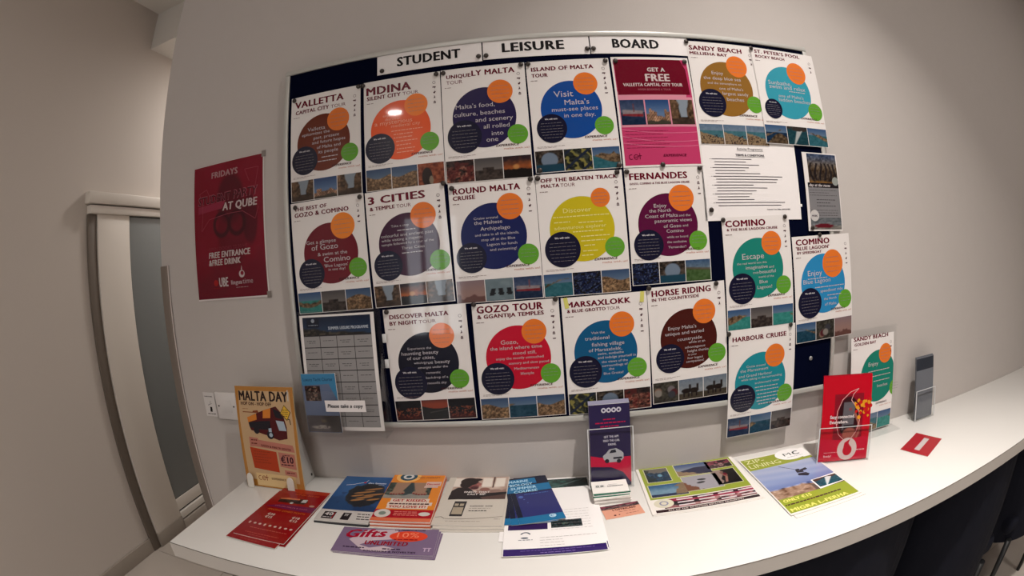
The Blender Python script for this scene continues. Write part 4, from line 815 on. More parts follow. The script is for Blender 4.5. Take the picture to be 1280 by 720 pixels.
# orange magazines in a stack of five
for k in range(5):
    top = k == 4
    lb = 'orange fish spa magazine on top with painted toenails on its cover' if top else ('orange edged magazine at the bottom of the stack under the fish spa cover', 'magazine second from the bottom in the stack under the fish spa cover', 'magazine in the middle of the stack under the fish spa cover', 'magazine directly beneath the fish spa cover')[k]
    s = tag(sheet('spa_magazine', .144, .268, printed((176, 92, 66)) if k % 2 else edge_white, .0032), lb, 'magazine', 'orange spa magazines' if top else 'lower orange spa magazines')
    lay(s, -.342+(.0, .0015, -.001, .001, 0)[k], -.116-.0035*(4-k)*.6, .03+(.006, -.004, .005, -.003, 0)[k], .9035+k*.0033)
    if top:
        Flat().rect(-.072, -.134, .072, .134, .0002).build('cover', printed((198, 116, 32)), s)
        picture('fishes', -.012, .025, .118, .090, s, 5, nx=90, z=.0004)
        Flat().rect(-.072, -.118, .072, -.078, .0005).build('red_band', printed((148, 12, 26)), s)
        Flat().rect(-.072, -.134, .072, -.118, .0005).build('foot_band', printed((190, 96, 66)), s)
        Flat().disc(-.05, -.098, .020, .0007).build('badge', printed((186, 178, 172)), s); Flat().disc(.052, -.098, .014, .0007, ry=.009).build('badge', printed((186, 178, 172)), s)
        Flat().disc(-.05, -.098, .009, .0009).build('badge_emblem', printed((110, 120, 110)), s)
        f = Flat(); [f.micro(-.022, -.090-i*.008, .058, .0026, z=.0007) for i in range(3)]; f.build('band_text', printed((205, 120, 110)), s)
        Flat().text('GET KISSED,', -.040, -.037, .088, .012, True, z=.0009, slope=.0).text('YOU LOVE IT!', -.043, -.069, .092, .011, True, z=.0009).build('slogan', printed((150, 14, 22)), s)
        Flat().rect(-.046, -.041, .052, -.021, .0005).rect(-.05, -.057, .062, -.041, .0005).rect(-.048, -.073, .054, -.056, .0005).build('slogan_panel', printed((198, 180, 166)), s)
        Flat().micro(-.045, -.052, .10, .006, z=.0009).build('slogan_line', printed((70, 20, 26)), s)
        Flat().ring(-.028, .105, .024, .034, .0006, 40).ring(.022, .118, .018, .023, .0006, 30, 0, PI).build('ring_emblem', printed((214, 160, 84)), s)
        Flat().disc(-.028, .105, .024, .0006).build('emblem_disc', printed((40, 70, 84)), s)
        Flat().ring(-.028, .105, .008, .015, .0008, 24).build('emblem_eye', printed((180, 180, 180)), s)
        Flat().text('FISH THERAPY', .0, .096, .06, .009, True, z=.0007).build('title', printed((150, 84, 40)), s)
        Flat().rect(.028, .050, .068, .074, .0007).rect(.026, .040, .062, .049, .0007).build('offer_panel', printed((190, 160, 150)), s)
        Flat().text('Discount', .031, .056, .034, .009, True, z=.0009).build('offer_text', printed((160, 30, 36)), s)

# lilac gift vouchers
for k, lb in enumerate(('lilac gift voucher at the bottom of the small pile at the counter front', 'lilac gift voucher under the top one with its corner showing', 'lilac gift voucher on top with red Gifts lettering and an orange oval')):
    s = tag(sheet('gift_voucher', .226, .106, edge_white, .0008), lb, 'voucher', 'lilac gift vouchers'); lay(s, -.354+.004*(2-k), -.318-.0035*(2-k), .052-.02*(2-k), .9012+k*.0014)
    Flat().rect(-.113, -.053, .113, .053, .0002).build('cover', printed((108, 90, 116)), s)
    if k == 2:
        f = Flat(); f.poly([(-.05, .046), (.02, .05), (.022, .01), (-.03, .0), (-.055, -.02), (-.03, -.03), (.0, -.02), (.03, -.03), (.0, -.045), (-.045, -.04), (-.085, .0)], .0003); f.build('pale_splash', printed((176, 158, 166)), s)
        Flat().text('Gifts', -.098, .006, .095, .034, True, z=.0006, shear=.15, slope=.12).build('title', printed((142, 14, 40)), s)
        Flat().text('UNLIMITED', -.045, -.018, .098, .016, True, z=.0007, shear=.1).build('title', printed((128, 10, 30)), s)
        Flat().disc(.048, .022, .043, .0005, ry=.022).build('orange_oval', printed((196, 60, 36)), s)
        Flat().text('10%', .022, .017, .05, .021, False, z=.0008).build('percentage', printed((214, 120, 90)), s)
        Flat().micro(.018, .006, .056, .004, z=.0008).build('oval_text', printed((120, 16, 24)), s)
        Flat().text('ON PRESENTATION', .012, .045, .07, .0055, True, z=.0006).text('SOUVENIRS & NOVELTIES', -.04, -.046, .115, .006, True, z=.0006).micro(-.09, -.034, .05, .004, z=.0006).micro(.0, -.034, .04, .004, z=.0006).build('small_print', printed((44, 24, 50)), s)
        Flat().text('TT', .088, -.038, .018, .014, True, z=.0006).build('corner_mark', printed((172, 150, 172)), s)

# white booklets with the coffee drinker
for k, lb in enumerate(('white booklet lowest of the pile under the coffee drinker cover', 'white booklet in the middle of the pile under the coffee drinker cover', 'white booklet on top showing a dark haired man sipping')):
    s = tag(sheet('coffee_booklet', .160, .252, edge_white, .0026), lb, 'booklet', 'white coffee booklets'); lay(s, -.184+(.012, .004, 0)[k], -.123-(.016, .009, 0)[k], -.02+(.02, .008, 0)[k], .903+k*.0034)
    Flat().rect(-.080, -.126, .080, .126, .0002).build('cover', printed((182, 174, 164)), s)
    if k == 2:
        picture('cafe', .008, .062, .140, .126, s, 5, nx=120, name='cover_photo', z=.0003)
        Flat().poly([(-.0625, -.0005), (-.0625, .014), (.0785, .014), (.0785, .032), (.0785, -.0005)][:4], .0004)
        Flat().poly([(-.063, -.004), (-.063, .02), (.079, .038), (.079, .026), (-.02, .001)], .0004).build('photo_edge', printed((24, 18, 22)), s)
        Flat().text('ENJOY THAT', -.028, .033, .065, .0085, True, z=.0007).text('LAST SIP', -.018, .021, .046, .0085, True, z=.0007).build('slogan', printed((190, 182, 178)), s)
        Flat().poly([(-.045, -.085), (-.015, -.085), (-.013, -.012), (-.043, -.012)], .0006).build('phone_picture', printed((40, 38, 40)), s)
        Flat().rect(-.042, -.076, -.017, -.042, .0008).rect(-.0405, -.036, -.031, -.024, .0008).rect(-.028, -.036, -.018, -.024, .0008).build('phone_screen', printed((150, 138, 120)), s)
        Flat().text('summer now', -.003, -.038, .055, .006, True, z=.0006).micro(-.003, -.047, .05, .0012).micro(-.003, -.060, .042, .0035).build('caption', printed((54, 48, 50)), s)
        f = Flat(); f.line([(-.076, -.092), (-.062, -.088), (-.055, -.096), (-.03, -.098), (.02, -.094), (.079, -.086)], .0014, .0006).micro(-.05, -.108, .08, .0009).micro(.06, -.098, .014, .0014); f.build('signature_line', printed((60, 56, 54)), s)

# dark purple booklet and the three marine flyers on it
s = tag(sheet('purple_booklet', .086, .262, mat('black_card', (.015, .015, .018)), .0022), 'dark violet booklet lying beneath the marine course flyers', 'booklet'); lay(s, -.049, -.1325, 0, .9046)
Flat().rect(-.043, -.131, .043, .131, .0002).build('cover', printed((40, 20, 72)), s)
Flat().micro(-.038, -.045, .02, .002).build('small_print', printed((96, 80, 130)), s)
for k, lb in enumerate(('marine biology flyer lowest of the fan', 'marine biology flyer in the middle of the fan', 'marine biology summer course flyer on top of the fan')):
    a = (.055, .12, .187)[k]; cx, cy = from_corner((.002, .018, .036)[k], (-.238, -.235, -.228)[k], a, .104, .235, 1, -1)
    s = tag(sheet('marine_flyer', .104, .235, edge_white, .0006), lb, 'flyer', 'blue marine course flyers'); lay(s, cx, cy, a, .9062+k*.0013)
    Flat().rect(-.052, -.1175, .052, .1175, .0002).build('background', printed((14, 20, 42)), s)
    for q in ((-.052, .035, .052, .072), (-.052, .078, .022, .110), (-.052, -.1175, .052, -.088)): Flat().rect(*q, .0003).build('blue_band', printed((26, 98, 142)), s)
    Flat().poly([(-.040, -.088), (.052, -.088), (.052, .03), (-.040, .03)], .0003).build('deep_panel', printed((36, 40, 96)), s)
    if k == 2:
        Flat().text('MARINE', -.049, .090, .052, .013, True, z=.0006, shear=.1).text('BIOLOGY', -.049, .070, .060, .013, True, z=.0006, shear=.1).text('SUMMER', -.049, .051, .066, .013, True, z=.0006, shear=.1).text('COURSE', -.043, .033, .060, .012, True, z=.0006, shear=.1).build('title', printed((150, 190, 212)), s)
        Flat().micro(-.02, .020, .06, .002, z=.0006).build('subtitle', printed((70, 110, 170)), s)
        Flat().disc(-.03, .010, .006, .0005).disc(-.024, -.004, .002, .0005).disc(-.018, -.022, .0015, .0005).build('bubble', printed((70, 96, 160)), s)
        Flat().disc(.026, -.097, .008, .0006).build('emblem', printed((170, 200, 215)), s)
        Flat().ring(.026, -.097, .003, .005, .0008, 16, .5, 5).build('emblem_wave', printed((24, 100, 150)), s)

# school information sheets with violet feet
fm_ = mat('form_paper', (.78, .75, .74), rough=.6)
def form(label, x, y, a, z, l, pic, foot, lines):
    s = tag(sheet('information_sheet', .213, l, fm_, .0008), label, 'sheet', 'white information sheets'); lay(s, x, y, a, z)
    if pic: picture('sea_green', .045, l/2-.052, .120, .090, s, 4, nx=60, z=.0002)
    if pic: Flat().poly([(-.015, l/2-.10), (.106, l/2-.10), (.106, l/2-.068), (.06, l/2-.088)], .0004).build('white_curve', fm_, s)
    if foot: Flat().rect(-.1045, -l/2+.001, .1045, -l/2+.026, .0002).build('violet_foot', printed((44, 26, 88)), s)
    if foot: Flat().micro(-.07, -l/2+.016, .15, .0014).text('www.aquabubbles.com', -.035, -l/2+.005, .07, None, False).build('foot_text', printed((120, 100, 160)), s) if False else Flat().micro(-.07, -l/2+.017, .15, .0014).micro(-.03, -l/2+.008, .07, .002).build('foot_text', printed((120, 100, 160)), s)
    if lines:
        f = Flat(); [f.micro(-.005, l/2-.035-i*.012, .09, .0008) for i in range(8)]; [f.micro(-.03, -l/2+.066-i*.0105, .05 if i else .12, .0010) for i in range(4)]
        f.build('small_print', printed((130, 124, 124)), s)
    return s
form('white information sheet at the back of the pile with a green underwater picture', -.0035, -.156, 0, .9020, .297, True, False, False)
form('white information sheet in the middle of the pile by the business cards', .010, -.210, .012, .9032, .288, False, True, False)
f3 = form('white information sheet on top of the pile with a violet foot and small submarine picture', .006, -.256, .02, .9043, .215, False, True, True)
picture('reef', .030, .012, .068, .032, f3, 3, nx=50, z=.0003)
Flat().ring(-.060, -.028, .008, .0115, .0004, 20, .2, 2.9).disc(-.062, -.040, .008, .0004, ry=.003).micro(-.075, -.049, .03, .002).build('school_emblem', printed((70, 78, 92)), f3)

# business cards: a pile of thirteen and one pink card
cm = mat('card_white', (.78, .75, .71), rough=.6)
gcm = printed((30, 92, 72), False)
for k in range(13):
    top = k == 12; green = k in (9, 11)
    lb = 'white business card on top of the pile with a small camera emblem' if top else (('upper' if k == 11 else 'lower')+' green business card near the top of the card pile' if green else 'white business card inside the pile before the leaflet holder')
    s = tag(sheet('business_card', .087, .061, gcm if green else cm, .0020), lb, 'card', 'business cards in the pile' if not top else 'top business card')
    lay(s, .148+(.0, .001, -.001, .002, .0, .001, .0015, -.001, .0, -.002, -.001, .0, -.001)[k], -.138+.0024*max(0, k-8)+(.0, .001, .0, -.001)[k % 4], (.0, .01, -.01, .02)[k % 4]*(not top)-.01*top, .9022+k*.00225)
    if top:
        Flat().text('EXPERIENCE', -.006, -.002, .038, .0048, True, z=.0004).micro(-.004, .008, .022, .001).build('lettering', printed((96, 100, 104), False), s)
        Flat().ring(-.030, .003, .002, .0042, .0004, 14).ring(-.019, .003, .002, .0042, .0004, 14).rect(-.036, -.002, -.012, -.0012).rect(-.036, .008, -.012, .0088).build('emblem', printed((80, 88, 90), False), s)
s = tag(sheet('restaurant_card', .092, .060, cm, .0008), 'pink business card with a red flower border before the card pile', 'card'); lay(s, .166, -.203, .13, .9012)
Flat().rect(-.046, -.030, .046, .030, .0002).build('pink_field', printed((196, 140, 118), False), s)
picture('crowd', 0, .021, .092, .018, s, 8, nx=50, z=.0004)
Flat().text("L'OSTRICAIO", -.022, .002, .056, .008, True, z=.0005).micro(-.01, -.006, .04, .0014).disc(-.022, -.018, .003, .0005).disc(-.012, -.018, .002, .0005).micro(.004, -.018, .03, .0014).build('lettering', printed((70, 20, 22), False), s)

# green activity sheets
def green_sheet(name, label, wd, h, x, y, a, z, group):
    s = tag(sheet(name, wd, h, edge_white, .0009), label, 'leaflet', group); return lay(s, x, y, a, z)
green_sheet('activity_sheet', 'green and white activities sheet underneath the top one beside the holder', .278, .262, .373, -.121, -.03, .9012, 'landscape activity sheets')
s = green_sheet('activity_sheet', 'landscape green activities sheet with seven outdoor photos', .278, .262, .371, -.117, -.026, .9026, 'landscape activity sheets')
Flat().rect(-.131, -.062, .131, .120, .0002).build('green_field', printed((132, 143, 52)), s)
for (cx, cy, wd, h, k, sk) in ((-.088, .067, .062, .076, 'kayak', 0), (-.078, -.020, .092, .062, 'skyedge', 0), (.012, .078, .094, .068, 'headland', 0), (.016, -.002, .096, .078, 'jump', 0), (.088, .086, .072, .046, 'crowd', 0), (.086, .008, .066, .082, 'climb', 0)):
    Flat().rect(cx-wd/2-.002, cy-h/2-.002, cx+wd/2+.002, cy+h/2+.002, .0003).build('photo_border', printed((182, 176, 150)), s)
    picture(k, cx, cy, wd, h, s, 11, nx=60, z=.0005)
f = Flat(); f.rect(-.128, -.125, .131, -.113, .0003); f.build('foot_band', printed((40, 16, 22)), s)
picture('crowd', .012, -.088, .235, .044, s, 21, nx=60, name='collage_strip', z=.0003)
f = Flat(); 
for i in range(4):
    for j in range(3): f.rect(-.07+i*.053, -.077-j*.014, -.070+i*.053+.040, -.0715-j*.014, .0006)
f.build('strip_text', printed((196, 184, 186)), s)
Flat().text('ALL OF THE ACTIVITIES INCLUDE TRANSPORT', -.10, -.122, .19, .005, True, z=.0006).build('foot_text', printed((190, 176, 170)), s)
Flat().disc(-.103, -.085, .024, .0006, ry=.021).build('badge', printed((196, 190, 170)), s)
Flat().ring(-.103, -.085, .007, .011, .0008, 20).build('badge_emblem', printed((130, 130, 150)), s)

green_sheet('zipline_flyer', 'zip lining flyer underneath the top one with only its edges showing', .215, .325, .639, -.208, .03, .9012, 'zip lining flyers')
s = green_sheet('zipline_flyer', 'green zip lining flyer with a person sliding over cliffs', .215, .325, .633, -.196, .018, .9030, 'zip lining flyers')
Flat().rect(-.104, .085, .104, .156, .0002).build('green_field', printed((134, 142, 50)), s)
Flat().rect(-.104, -.155, .104, -.085, .0002).build('green_field', printed((134, 146, 48)), s)
picture('zip', 0, .0, .208, .172, s, 5, nx=110, name='cover_photo', z=.0003)
Flat().disc(.052, .136, .050, .0004, ry=.036).poly([(.03, .158), (.106, .158), (.106, .1), (.08, .1)], .0004).build('logo_panel', fm_, s)
Flat().text('M', .028, .128, .024, .018, False, z=.0006).text('C', .058, .126, .022, .022, True, z=.0006).micro(.03, .116, .055, .0014, z=.0006).build('logo', printed((66, 72, 70)), s)
Flat().text('ZIP-', -.096, .128, .058, .022, False, z=.0005).text('LINING', -.096, .098, .098, .022, False, z=.0005).build('title', printed((206, 202, 150)), s)
Flat().text('ONLY €15', -.096, -.105, .082, .013, True, z=.0006).text('MIGRA L-FERHA', -.098, -.150, .172, .014, True, z=.0006).build('title', printed((214, 208, 110)), s)
Flat().micro(-.1, -.121, .17, .006, z=.0006).build('small_print', printed((80, 58, 44)), s)
f = Flat(); f.line([(-.02, .078), (.004, .052), (.018, .036)], .0016, .0006)
f.disc(.020, .036, .007, .0007, ry=.005).disc(.036, .030, .012, .0007, ry=.005).poly([(.012, .034), (.032, .026), (.030, .016), (.010, .020)], .0007).poly([(.01, .016), (.034, .012), (.040, .0), (.030, -.008), (.006, .006)], .0007).poly([(.034, .026), (.048, .034), (.046, .038), (.03, .034)], .0007)
f.build('zip_rider', printed((38, 34, 46)), s)
Flat().poly([(.022, -.088), (.106, -.082), (.104, -.030), (.022, -.034)], .0007).build('photo_border', fm_, s)
picture('wake', .064, -.058, .076, .044, s, 3, nx=50, z=.0009, name='inset_photo')

# ------------------------------------------------------------------ standing holders
def holder(name, label, x, y, yaw, wd, h, lean, liph, depth=.035):
    t = thing(name, label, 'holder', (x, y, .9004), (0, 0, yaw), group=None)
    b = box('back_panel', (-wd/2, 0, 0), (wd/2, .0018, h), A, t); b.rotation_euler = (-lean, 0, 0); b.location = (0, depth*.5, .002)
    l = box('front_lip', (-wd/2, -.0018, 0), (wd/2, 0, liph), A, t); l.rotation_euler = (-lean, 0, 0); l.location = (0, -depth/2, .002)
    box('floor_plate', (-wd/2, -depth/2-.001, 0), (wd/2, depth/2+.012, .002), A, t)
    s_ = math.tan(lean)
    for sx in (-1, 1):
        p = prism('side_panel', [(-depth/2, .002), (depth/2, .002), (depth/2+h*.55*s_, h*.55), (-depth/2+liph*s_, liph)], -.0008, .0008, A, t)
        p.matrix_local = Matrix(((0, 0, 1, sx*(wd/2-.0008)), (1, 0, 0, 0), (0, 1, 0, 0), (0, 0, 0, 1)))
    em = mat('acrylic_edge', (.62, .63, .64), rough=.2)
    f = box('lip_edge', (-wd/2, -.002, liph-.0015), (wd/2, .0002, liph), em, t); f.rotation_euler = (-lean, 0, 0); f.location = (0, -depth/2, .002)
    for sx in (-1, 1):
        f = box('rim', (sx*wd/2-.0010, -.002, 0), (sx*wd/2+.0010, .0002, liph), em, t); f.rotation_euler = (-lean, 0, 0); f.location = (0, -depth/2, .002)
    return t
def standing(s, x, y, yaw, lean, h, off, z0=.9032):
    """stand a sheet (height h) in a holder, its face off metres in front of the holder's middle"""
    cy = math.cos(lean)*h/2; sy = math.sin(lean)*h/2
    s.rotation_euler = (PI/2-lean, 0, yaw)
    dy = -off+sy; s.location = (x-dy*math.sin(yaw), y+dy*math.cos(yaw), z0+cy); return s

# car sharing holder
HX, HY = .158, -.072
holder('flyer_holder', 'clear acrylic holder with navy car sharing flyers behind the business cards', HX, HY, 0, .112, .205, .17, .158)
for k in range(4):
    lb = 'navy and red car sharing flyer at the front of the clear holder' if k == 0 else ('', 'car sharing flyer second from the front with its white top edge showing', 'car sharing flyer third from the front with its white top edge showing', 'rearmost car sharing flyer in the clear holder with its white edge showing')[k]
    s = tag(sheet('car_flyer', .102, .214, printed((150, 148, 168)) if k else edge_white, .003), lb, 'flyer', 'car sharing flyers' if k == 0 else 'car sharing flyers at the back')
    standing(s, HX, HY, 0, .17, .214, .010-k*.0042, .9032+k*.0022)
    if k == 0:
        Flat().rect(-.051, -.107, .051, .107, .0002).build('background', printed((38, 31, 64)), s)
        Flat().poly([(-.051, -.052), (-.051, -.020), (-.02, -.026), (.02, -.048), (.051, -.094), (.051, -.030), (.051, -.02), (.051, -.107), (.03, -.107), (.01, -.075), (-.02, -.058)][:0] or [(-.051, -.050), (-.051, -.022), (-.015, -.030), (.051, -.030), (.051, -.100), (.030, -.070), (.0, -.055)], .0003).build('red_wave', printed((178, 18, 56)), s)
        f = Flat(); [f.disc(-.014+i*.0125, .092, .0062, .0005, n=20) for i in range(4)]; f.build('emblem', printed((176, 172, 184)), s)
        f = Flat(); [f.disc(-.014+i*.0125, .092, .0028, .0007, n=12) for i in range(4)]; f.build('emblem_hole', printed((38, 31, 64)), s)
        Flat().micro(-.016, .068, .03, .0025, z=.0005).micro(-.036, .059, .075, .003, z=.0005).micro(-.024, .050, .05, .003, z=.0005).build('red_text', printed((158, 22, 62)), s)
        Flat().text('GET THE APP.', -.016, .022, .038, .0055, True, z=.0005).text('FIND THE CAR.', -.018, .012, .042, .0055, True, z=.0005).text('DRIVE.', -.006, .002, .021, .0055, True, z=.0005).build('slogan', printed((186, 182, 190)), s)
        f = Flat(); f.poly([(-.018, -.034), (-.020, -.024), (-.012, -.018), (-.004, -.008), (.014, -.006), (.026, -.014), (.032, -.020), (.032, -.034), (.024, -.042), (-.004, -.042)], .0006); f.build('car_picture', printed((160, 160, 165)), s)
        Flat().disc(-.010, -.038, .0055, .0008, n=16).disc(.020, -.040, .0055, .0008, n=16).poly([(-.004, -.018), (.001, -.010), (.012, -.009), (.014, -.017)], .0008).rect(.006, -.034, .028, -.029, .0008).build('car_detail', printed((34, 34, 44)), s)

# red telephone leaflet holder
RX, RY, RA, RL = .806, -.160, -.36, .20
holder('flyer_holder', 'clear acrylic holder packed with red phone leaflets at the right of the counter', RX, RY, RA, .164, .175, RL, .098, .046)
for k in range(2):
    lb = ('red phone leaflet at the front with a speech mark emblem', 'plain red phone leaflet just behind the front one in the clear holder', 'rearmost red phone leaflet in the clear holder')[k]
    s = tag(sheet('phone_leaflet', .154, .232, printed((150, 10, 30)), .0075), lb, 'leaflet', 'red phone leaflets' if k == 0 else 'red phone leaflets at the back')
    standing(s, RX+k*.002, RY, RA, RL, .232, .0155-k*.0085, .9034+k*.001)
    if k == 0:
        Flat().rect(-.077, -.116, .077, .116, .0002).build('background', printed((168, 8, 28)), s)
        picture('hand', -.004+.01, .005, .092, .125, s, 4, nx=80, z=.0003)
        f = Flat(); pts = [(.030, .078), (.004, .070), (-.022, .048), (-.036, .015), (-.036, -.02), (-.022, -.045), (.0, -.058), (.022, -.052), (.036, -.03), (.042, .0), (.034, .020)]
        pts = [(.034, .080), (.008, .072), (-.016, .052), (-.030, .022), (-.032, -.012), (-.022, -.042), (-.002, -.060), (.018, -.056), (.034, -.036), (.042, -.008), (.038, .018), (.022, .038), (.012, .050), (.018, .066), (.034, .080)]
        f.line(pts, .0016, .0007).build('speech_outline', printed((205, 150, 150)), s)
        f = Flat(); r = random.Random(3)
        for i in range(18): f.disc(.050+r.uniform(-.026, .024), .026+r.uniform(-.026, .022), r.uniform(.003, .006), .0008, n=12)
        f.build('berry', printed((196, 130, 30)), s)
        f = Flat()
        for i in range(12): f.disc(.054+r.uniform(-.026, .022), .034+r.uniform(-.024, .018), r.uniform(.003, .006), .001, n=12)
        f.build('berry', printed((170, 24, 22)), s)
        Flat().text('Stay connected.', -.052, .002, .078, .009, True, z=.0012).text('Everywhere.', -.052, -.012, .058, .009, True, z=.0012).build('slogan', printed((200, 186, 186)), s)
        Flat().poly([(-.077, -.116), (.077, -.116), (.077, -.052), (-.02, -.058), (-.077, -.052)], .0004).build('lower_field', printed((176, 14, 44)), s)
        Flat().disc(.010, -.084, .031, .0008).build('emblem_disc', printed((192, 172, 168)), s)
        Flat().disc(.011, -.088, .0145, .0011).poly([(-.002, -.080), (.0, -.066), (.018, -.056), (.013, -.068), (.020, -.078)], .0011).build('emblem_mark', printed((166, 12, 34)), s)
        Flat().text('Ready?', -.062, -.104, .024, None, True, z=.0008).micro(-.062, -.092, .05, .0012, z=.0008).micro(.040, -.090, .028, .0028, z=.0008).build('small_print', printed((214, 160, 164)), s)

# orange Malta Day easel
MX, MY, ML = -.752, -.098, .145
ez = thing('display_easel', 'orange edged MALTA DAY bus tour card standing on its easel', 'display stand', (MX, MY, .9004))
pw, phh = .200, .292
def leanm(o): o.rotation_euler = (PI/2-ML, 0, 0); o.location = (0, math.sin(ML)*phh/2-.012, math.cos(ML)*phh/2+.001); return o
pn = leanm(sheet('panel', pw, phh, mat('easel_board', (.55, .42, .22), rough=.5), .004, ez))
picture('none', 0, 0, .001, .001, pn) if False else None
# printed ground: warm paper with a golden border
f = Flat(); f.rect(-.1, -.146, .1, .146, .0002); f.build('gold_border', printed((158, 108, 50)), pn)
f = Flat(); f.poly([(-.088, -.125), (.088, -.125), (.092, .05), (.088, .134), (-.088, .134), (-.092, .05)], .0003); f.build('cream_ground', printed((176, 146, 110)), pn)
Flat().text('MALTA DAY', -.087, .106, .170, .027, True, z=.0006).build('title', printed((30, 12, 12)), pn)
Flat().text('HOP ON - HOP OFF', -.082, .093, .108, .0095, True, z=.0006).build('subtitle', printed((60, 24, 18)), pn)
Flat().micro(-.078, .082, .02, .001).rect(-.078, .072, -.04, .0745).poly([(-.045, .072), (-.02, .072), (-.024, .080), (-.04, .078)]).build('bus_maker_line', printed((110, 50, 26)), pn)
f = Flat(); f.poly([(-.064, .058), (.0, .082), (.040, .093), (.062, .070), (.070, .035), (.068, .004), (.040, -.002), (.0, .010), (-.055, .022), (-.060, .035)], .0005); f.build('bus_body', printed((70, 12, 16)), pn)
f = Flat(); f.poly([(-.064, .058), (-.03, .070), (-.03, .053), (-.062, .044)], .0007).poly([(-.005, .080), (.022, .088), (.018, .06), (-.008, .058)], .0007); f.build('bus_yellow', printed((190, 112, 40)), pn)
f = Flat(); f.poly([(-.060, .044), (-.012, .050), (.016, .052), (.016, .026), (-.030, .026), (-.058, .030)], .0008).disc(-.035, .022, .010, .0008, n=20).disc(.012, .012, .012, .0008, n=20).poly([(.028, .088), (.052, .078), (.062, .058), (.036, .062)], .0008); f.build('bus_window', printed((26, 22, 30)), pn)
f = Flat(); f.poly([(.036, .054), (.062, .052), (.068, .026), (.044, .026)], .0010).disc(.014, .012, .006, .0010, n=16).poly([(.008, .030), (.018, .032), (.018, .020), (.008, .020)], .0010); f.build('bus_windscreen', printed((150, 162, 174)), pn)
f = Flat(); f.line([(.066, .062), (.082, .058), (.084, .044)], .0025, .0008); f.build('bus_mirror', printed((34, 26, 28)), pn)
Flat().poly([(.068, .098), (.088, .078), (.074, .054), (.053, .075)], .0009).build('diamond', printed((96, 76, 20)), pn)
Flat().poly([(.068, .095), (.085, .078), (.074, .058), (.056, .075)], .0011).build('diamond_face', printed((200, 158, 50)), pn)
f = Flat(); [f.micro(.061, .083-i*.0055, .018, .0016, z=.0013) for i in range(4)]; f.build('diamond_text', printed((60, 50, 20)), pn)
f = Flat(); f.poly([(-.066, -.002), (.082, -.014), (.086, -.034), (-.064, -.024)], .0006).poly([(-.066, .002), (-.034, .0), (-.032, -.024), (-.066, -.026)], .0008).poly([(.030, -.036), (.084, -.040), (.084, -.084), (.032, -.078)], .0006).poly([(.044, -.087), (.082, -.090), (.082, -.106), (.044, -.101)], .0006); f.build('ribbon', printed((166, 104, 90)), pn)
Flat().text('GOZO & MALTA SOUTH', -.026, -.023, .10, .006, True, z=.0010, slope=-.07).micro(-.060, -.008, .022, .0035, z=.001).micro(-.060, -.018, .022, .0035, z=.001).micro(.05, -.096, .026, .003, z=.001).build('ribbon_text', printed((96, 40, 30)), pn)
Flat().poly([(-.068, -.028), (.024, -.036), (.026, -.096), (-.062, -.090)], .0006).build('orange_panel', printed((158, 52, 22)), pn)
f = Flat(); [f.micro(-.056, -.040-i*.008, .06-.01*(i % 2), .0016, z=.0008) for i in range(5)]; f.build('panel_text', printed((112, 44, 20)), pn)
Flat().text('€10', .036, -.066, .042, .018, True, z=.0009).micro(.036, -.073, .040, .003, z=.0009).micro(.044, -.045, .024, .0018, z=.0009).build('price', printed((50, 18, 30)), pn)
Flat().rect(-.060, -.142, .076, -.104, .0005).build('cream_foot', printed((196, 166, 118)), pn)
f = Flat(); cet(f, -.046, -.118, .014, .0008); f.build('brand_mark', printed((110, 14, 18)), pn)
Flat().text('EXPERIENCE', -.006, -.120, .050, .006, True, z=.0008).build('brand_line', printed((110, 84, 60)), pn)
# folding strut behind, and the white feet that clip the card
gs = mat('strut_card', (.42, .41, .39), rough=.6)
st_ = prism('strut', [(-.006, .001), (.093, .001), (.090, .010), (.032, .282), (.028, .282)], -.0015, .0015, gs, ez)
st_.matrix_local = Matrix(((0, 0, 1, .083), (1, 0, 0, -.0), (0, 1, 0, 0), (0, 0, 0, 1)))
st_.data.transform(Matrix.Identity(4))
lathe('rivet', [(.004, 0), (.004, .0015)], dark_joint, ez, 14, (.0847, .072, .016), (0, PI/2, 0))
ft = mat('foot_white', (.60, .56, .50), rough=.4)
for x in (-.078, .063):
    n = 10; prof = [(-.011, 0), (.011, 0)]+[(.011*math.cos(PI*i/n), .028+.016*math.sin(PI*i/n)) for i in range(n+1)]
    b = prism('foot', prof, -.001, .001, ft, ez); b.rotation_euler = (PI/2-ML, 0, 0); b.location = (x, -.0245, .0005)

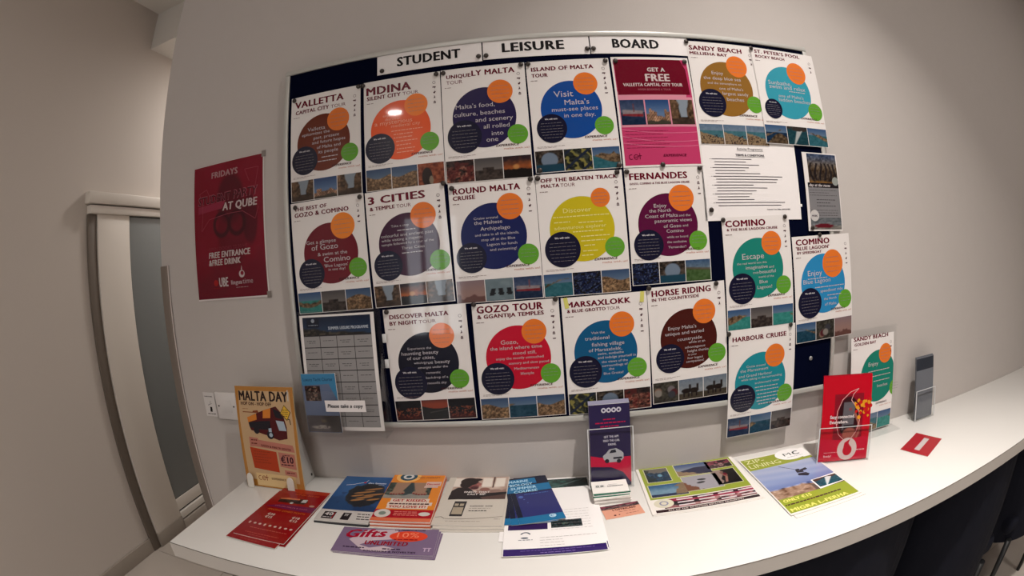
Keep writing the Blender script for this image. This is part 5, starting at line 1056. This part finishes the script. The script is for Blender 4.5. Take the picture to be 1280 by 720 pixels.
# ------------------------------------------------------------------ at the right edge of the view
h2 = holder('flyer_holder', 'clear acrylic holder at the right behind the Golden Bay poster', 1.262, -.065, .0, .110, .200, .15, .10)
for k in range(2):
    s = tag(sheet('grey_flyer', .100, .205, printed((96, 98, 104)), .003), 'grey leaflet standing in the right hand clear holder' if k else 'grey leaflet at the front of the right hand clear holder', 'leaflet', 'grey leaflets at the back' if k else 'grey leaflets'); standing(s, 1.262, -.065, 0, .15, .205, .009-k*.005, .9032+k*.002)
    Flat().rect(-.05, .06, .05, .0985, .0003).build('dark_band', printed((40, 44, 52)), s)
s = tag(sheet('red_card', .150, .105, edge_white, .001), 'red printed card lying on the counter at the right edge of the view', 'card'); lay(s, 1.098, -.235, .42, .9014)
Flat().rect(-.075, -.0525, .075, .0525, .0002).build('cover', printed((150, 16, 28)), s)
Flat().rect(-.05, -.01, .05, .01, .0004).build('white_band', printed((180, 170, 168)), s)

# ------------------------------------------------------------------ pieces that belong to a part of their thing
SUB = {'disc_text': 'main_disc', 'disc_heading': 'visit_disc', 'phone_screen': 'phone_picture', 'car_detail': 'car_picture', 'badge_text': 'badge', 'badge_emblem': 'badge', 'emblem_mark': 'emblem_disc', 'emblem_eye': 'emblem_disc',
       'emblem_wave': 'emblem', 'emblem_hole': 'emblem', 'oval_text': 'orange_oval', 'percentage': 'orange_oval', 'band_text': 'red_band', 'offer_text': 'offer_panel', 'slogan_line': 'slogan_panel', 'number': 'number_panel', 'cell_text': 'grid_cell',
       'school_logo_hole': 'school_logo', 'club_logo_dot': 'club_logo', 'strip_text': 'collage_strip', 'foot_text': 'foot_band', 'diamond_text': 'diamond'}
kin = {}
for o in scene.objects:
    if o.parent is not None: kin.setdefault(o.parent.name, {}).setdefault(o.name.split('.')[0], o)
for o in list(scene.objects):
    b_ = o.name.split('.')[0]
    if b_ in SUB and o.parent is not None and o.parent.parent is None:
        p_ = kin.get(o.parent.name, {}).get(SUB[b_])
        if p_ is not None and p_ is not o: o.parent = p_
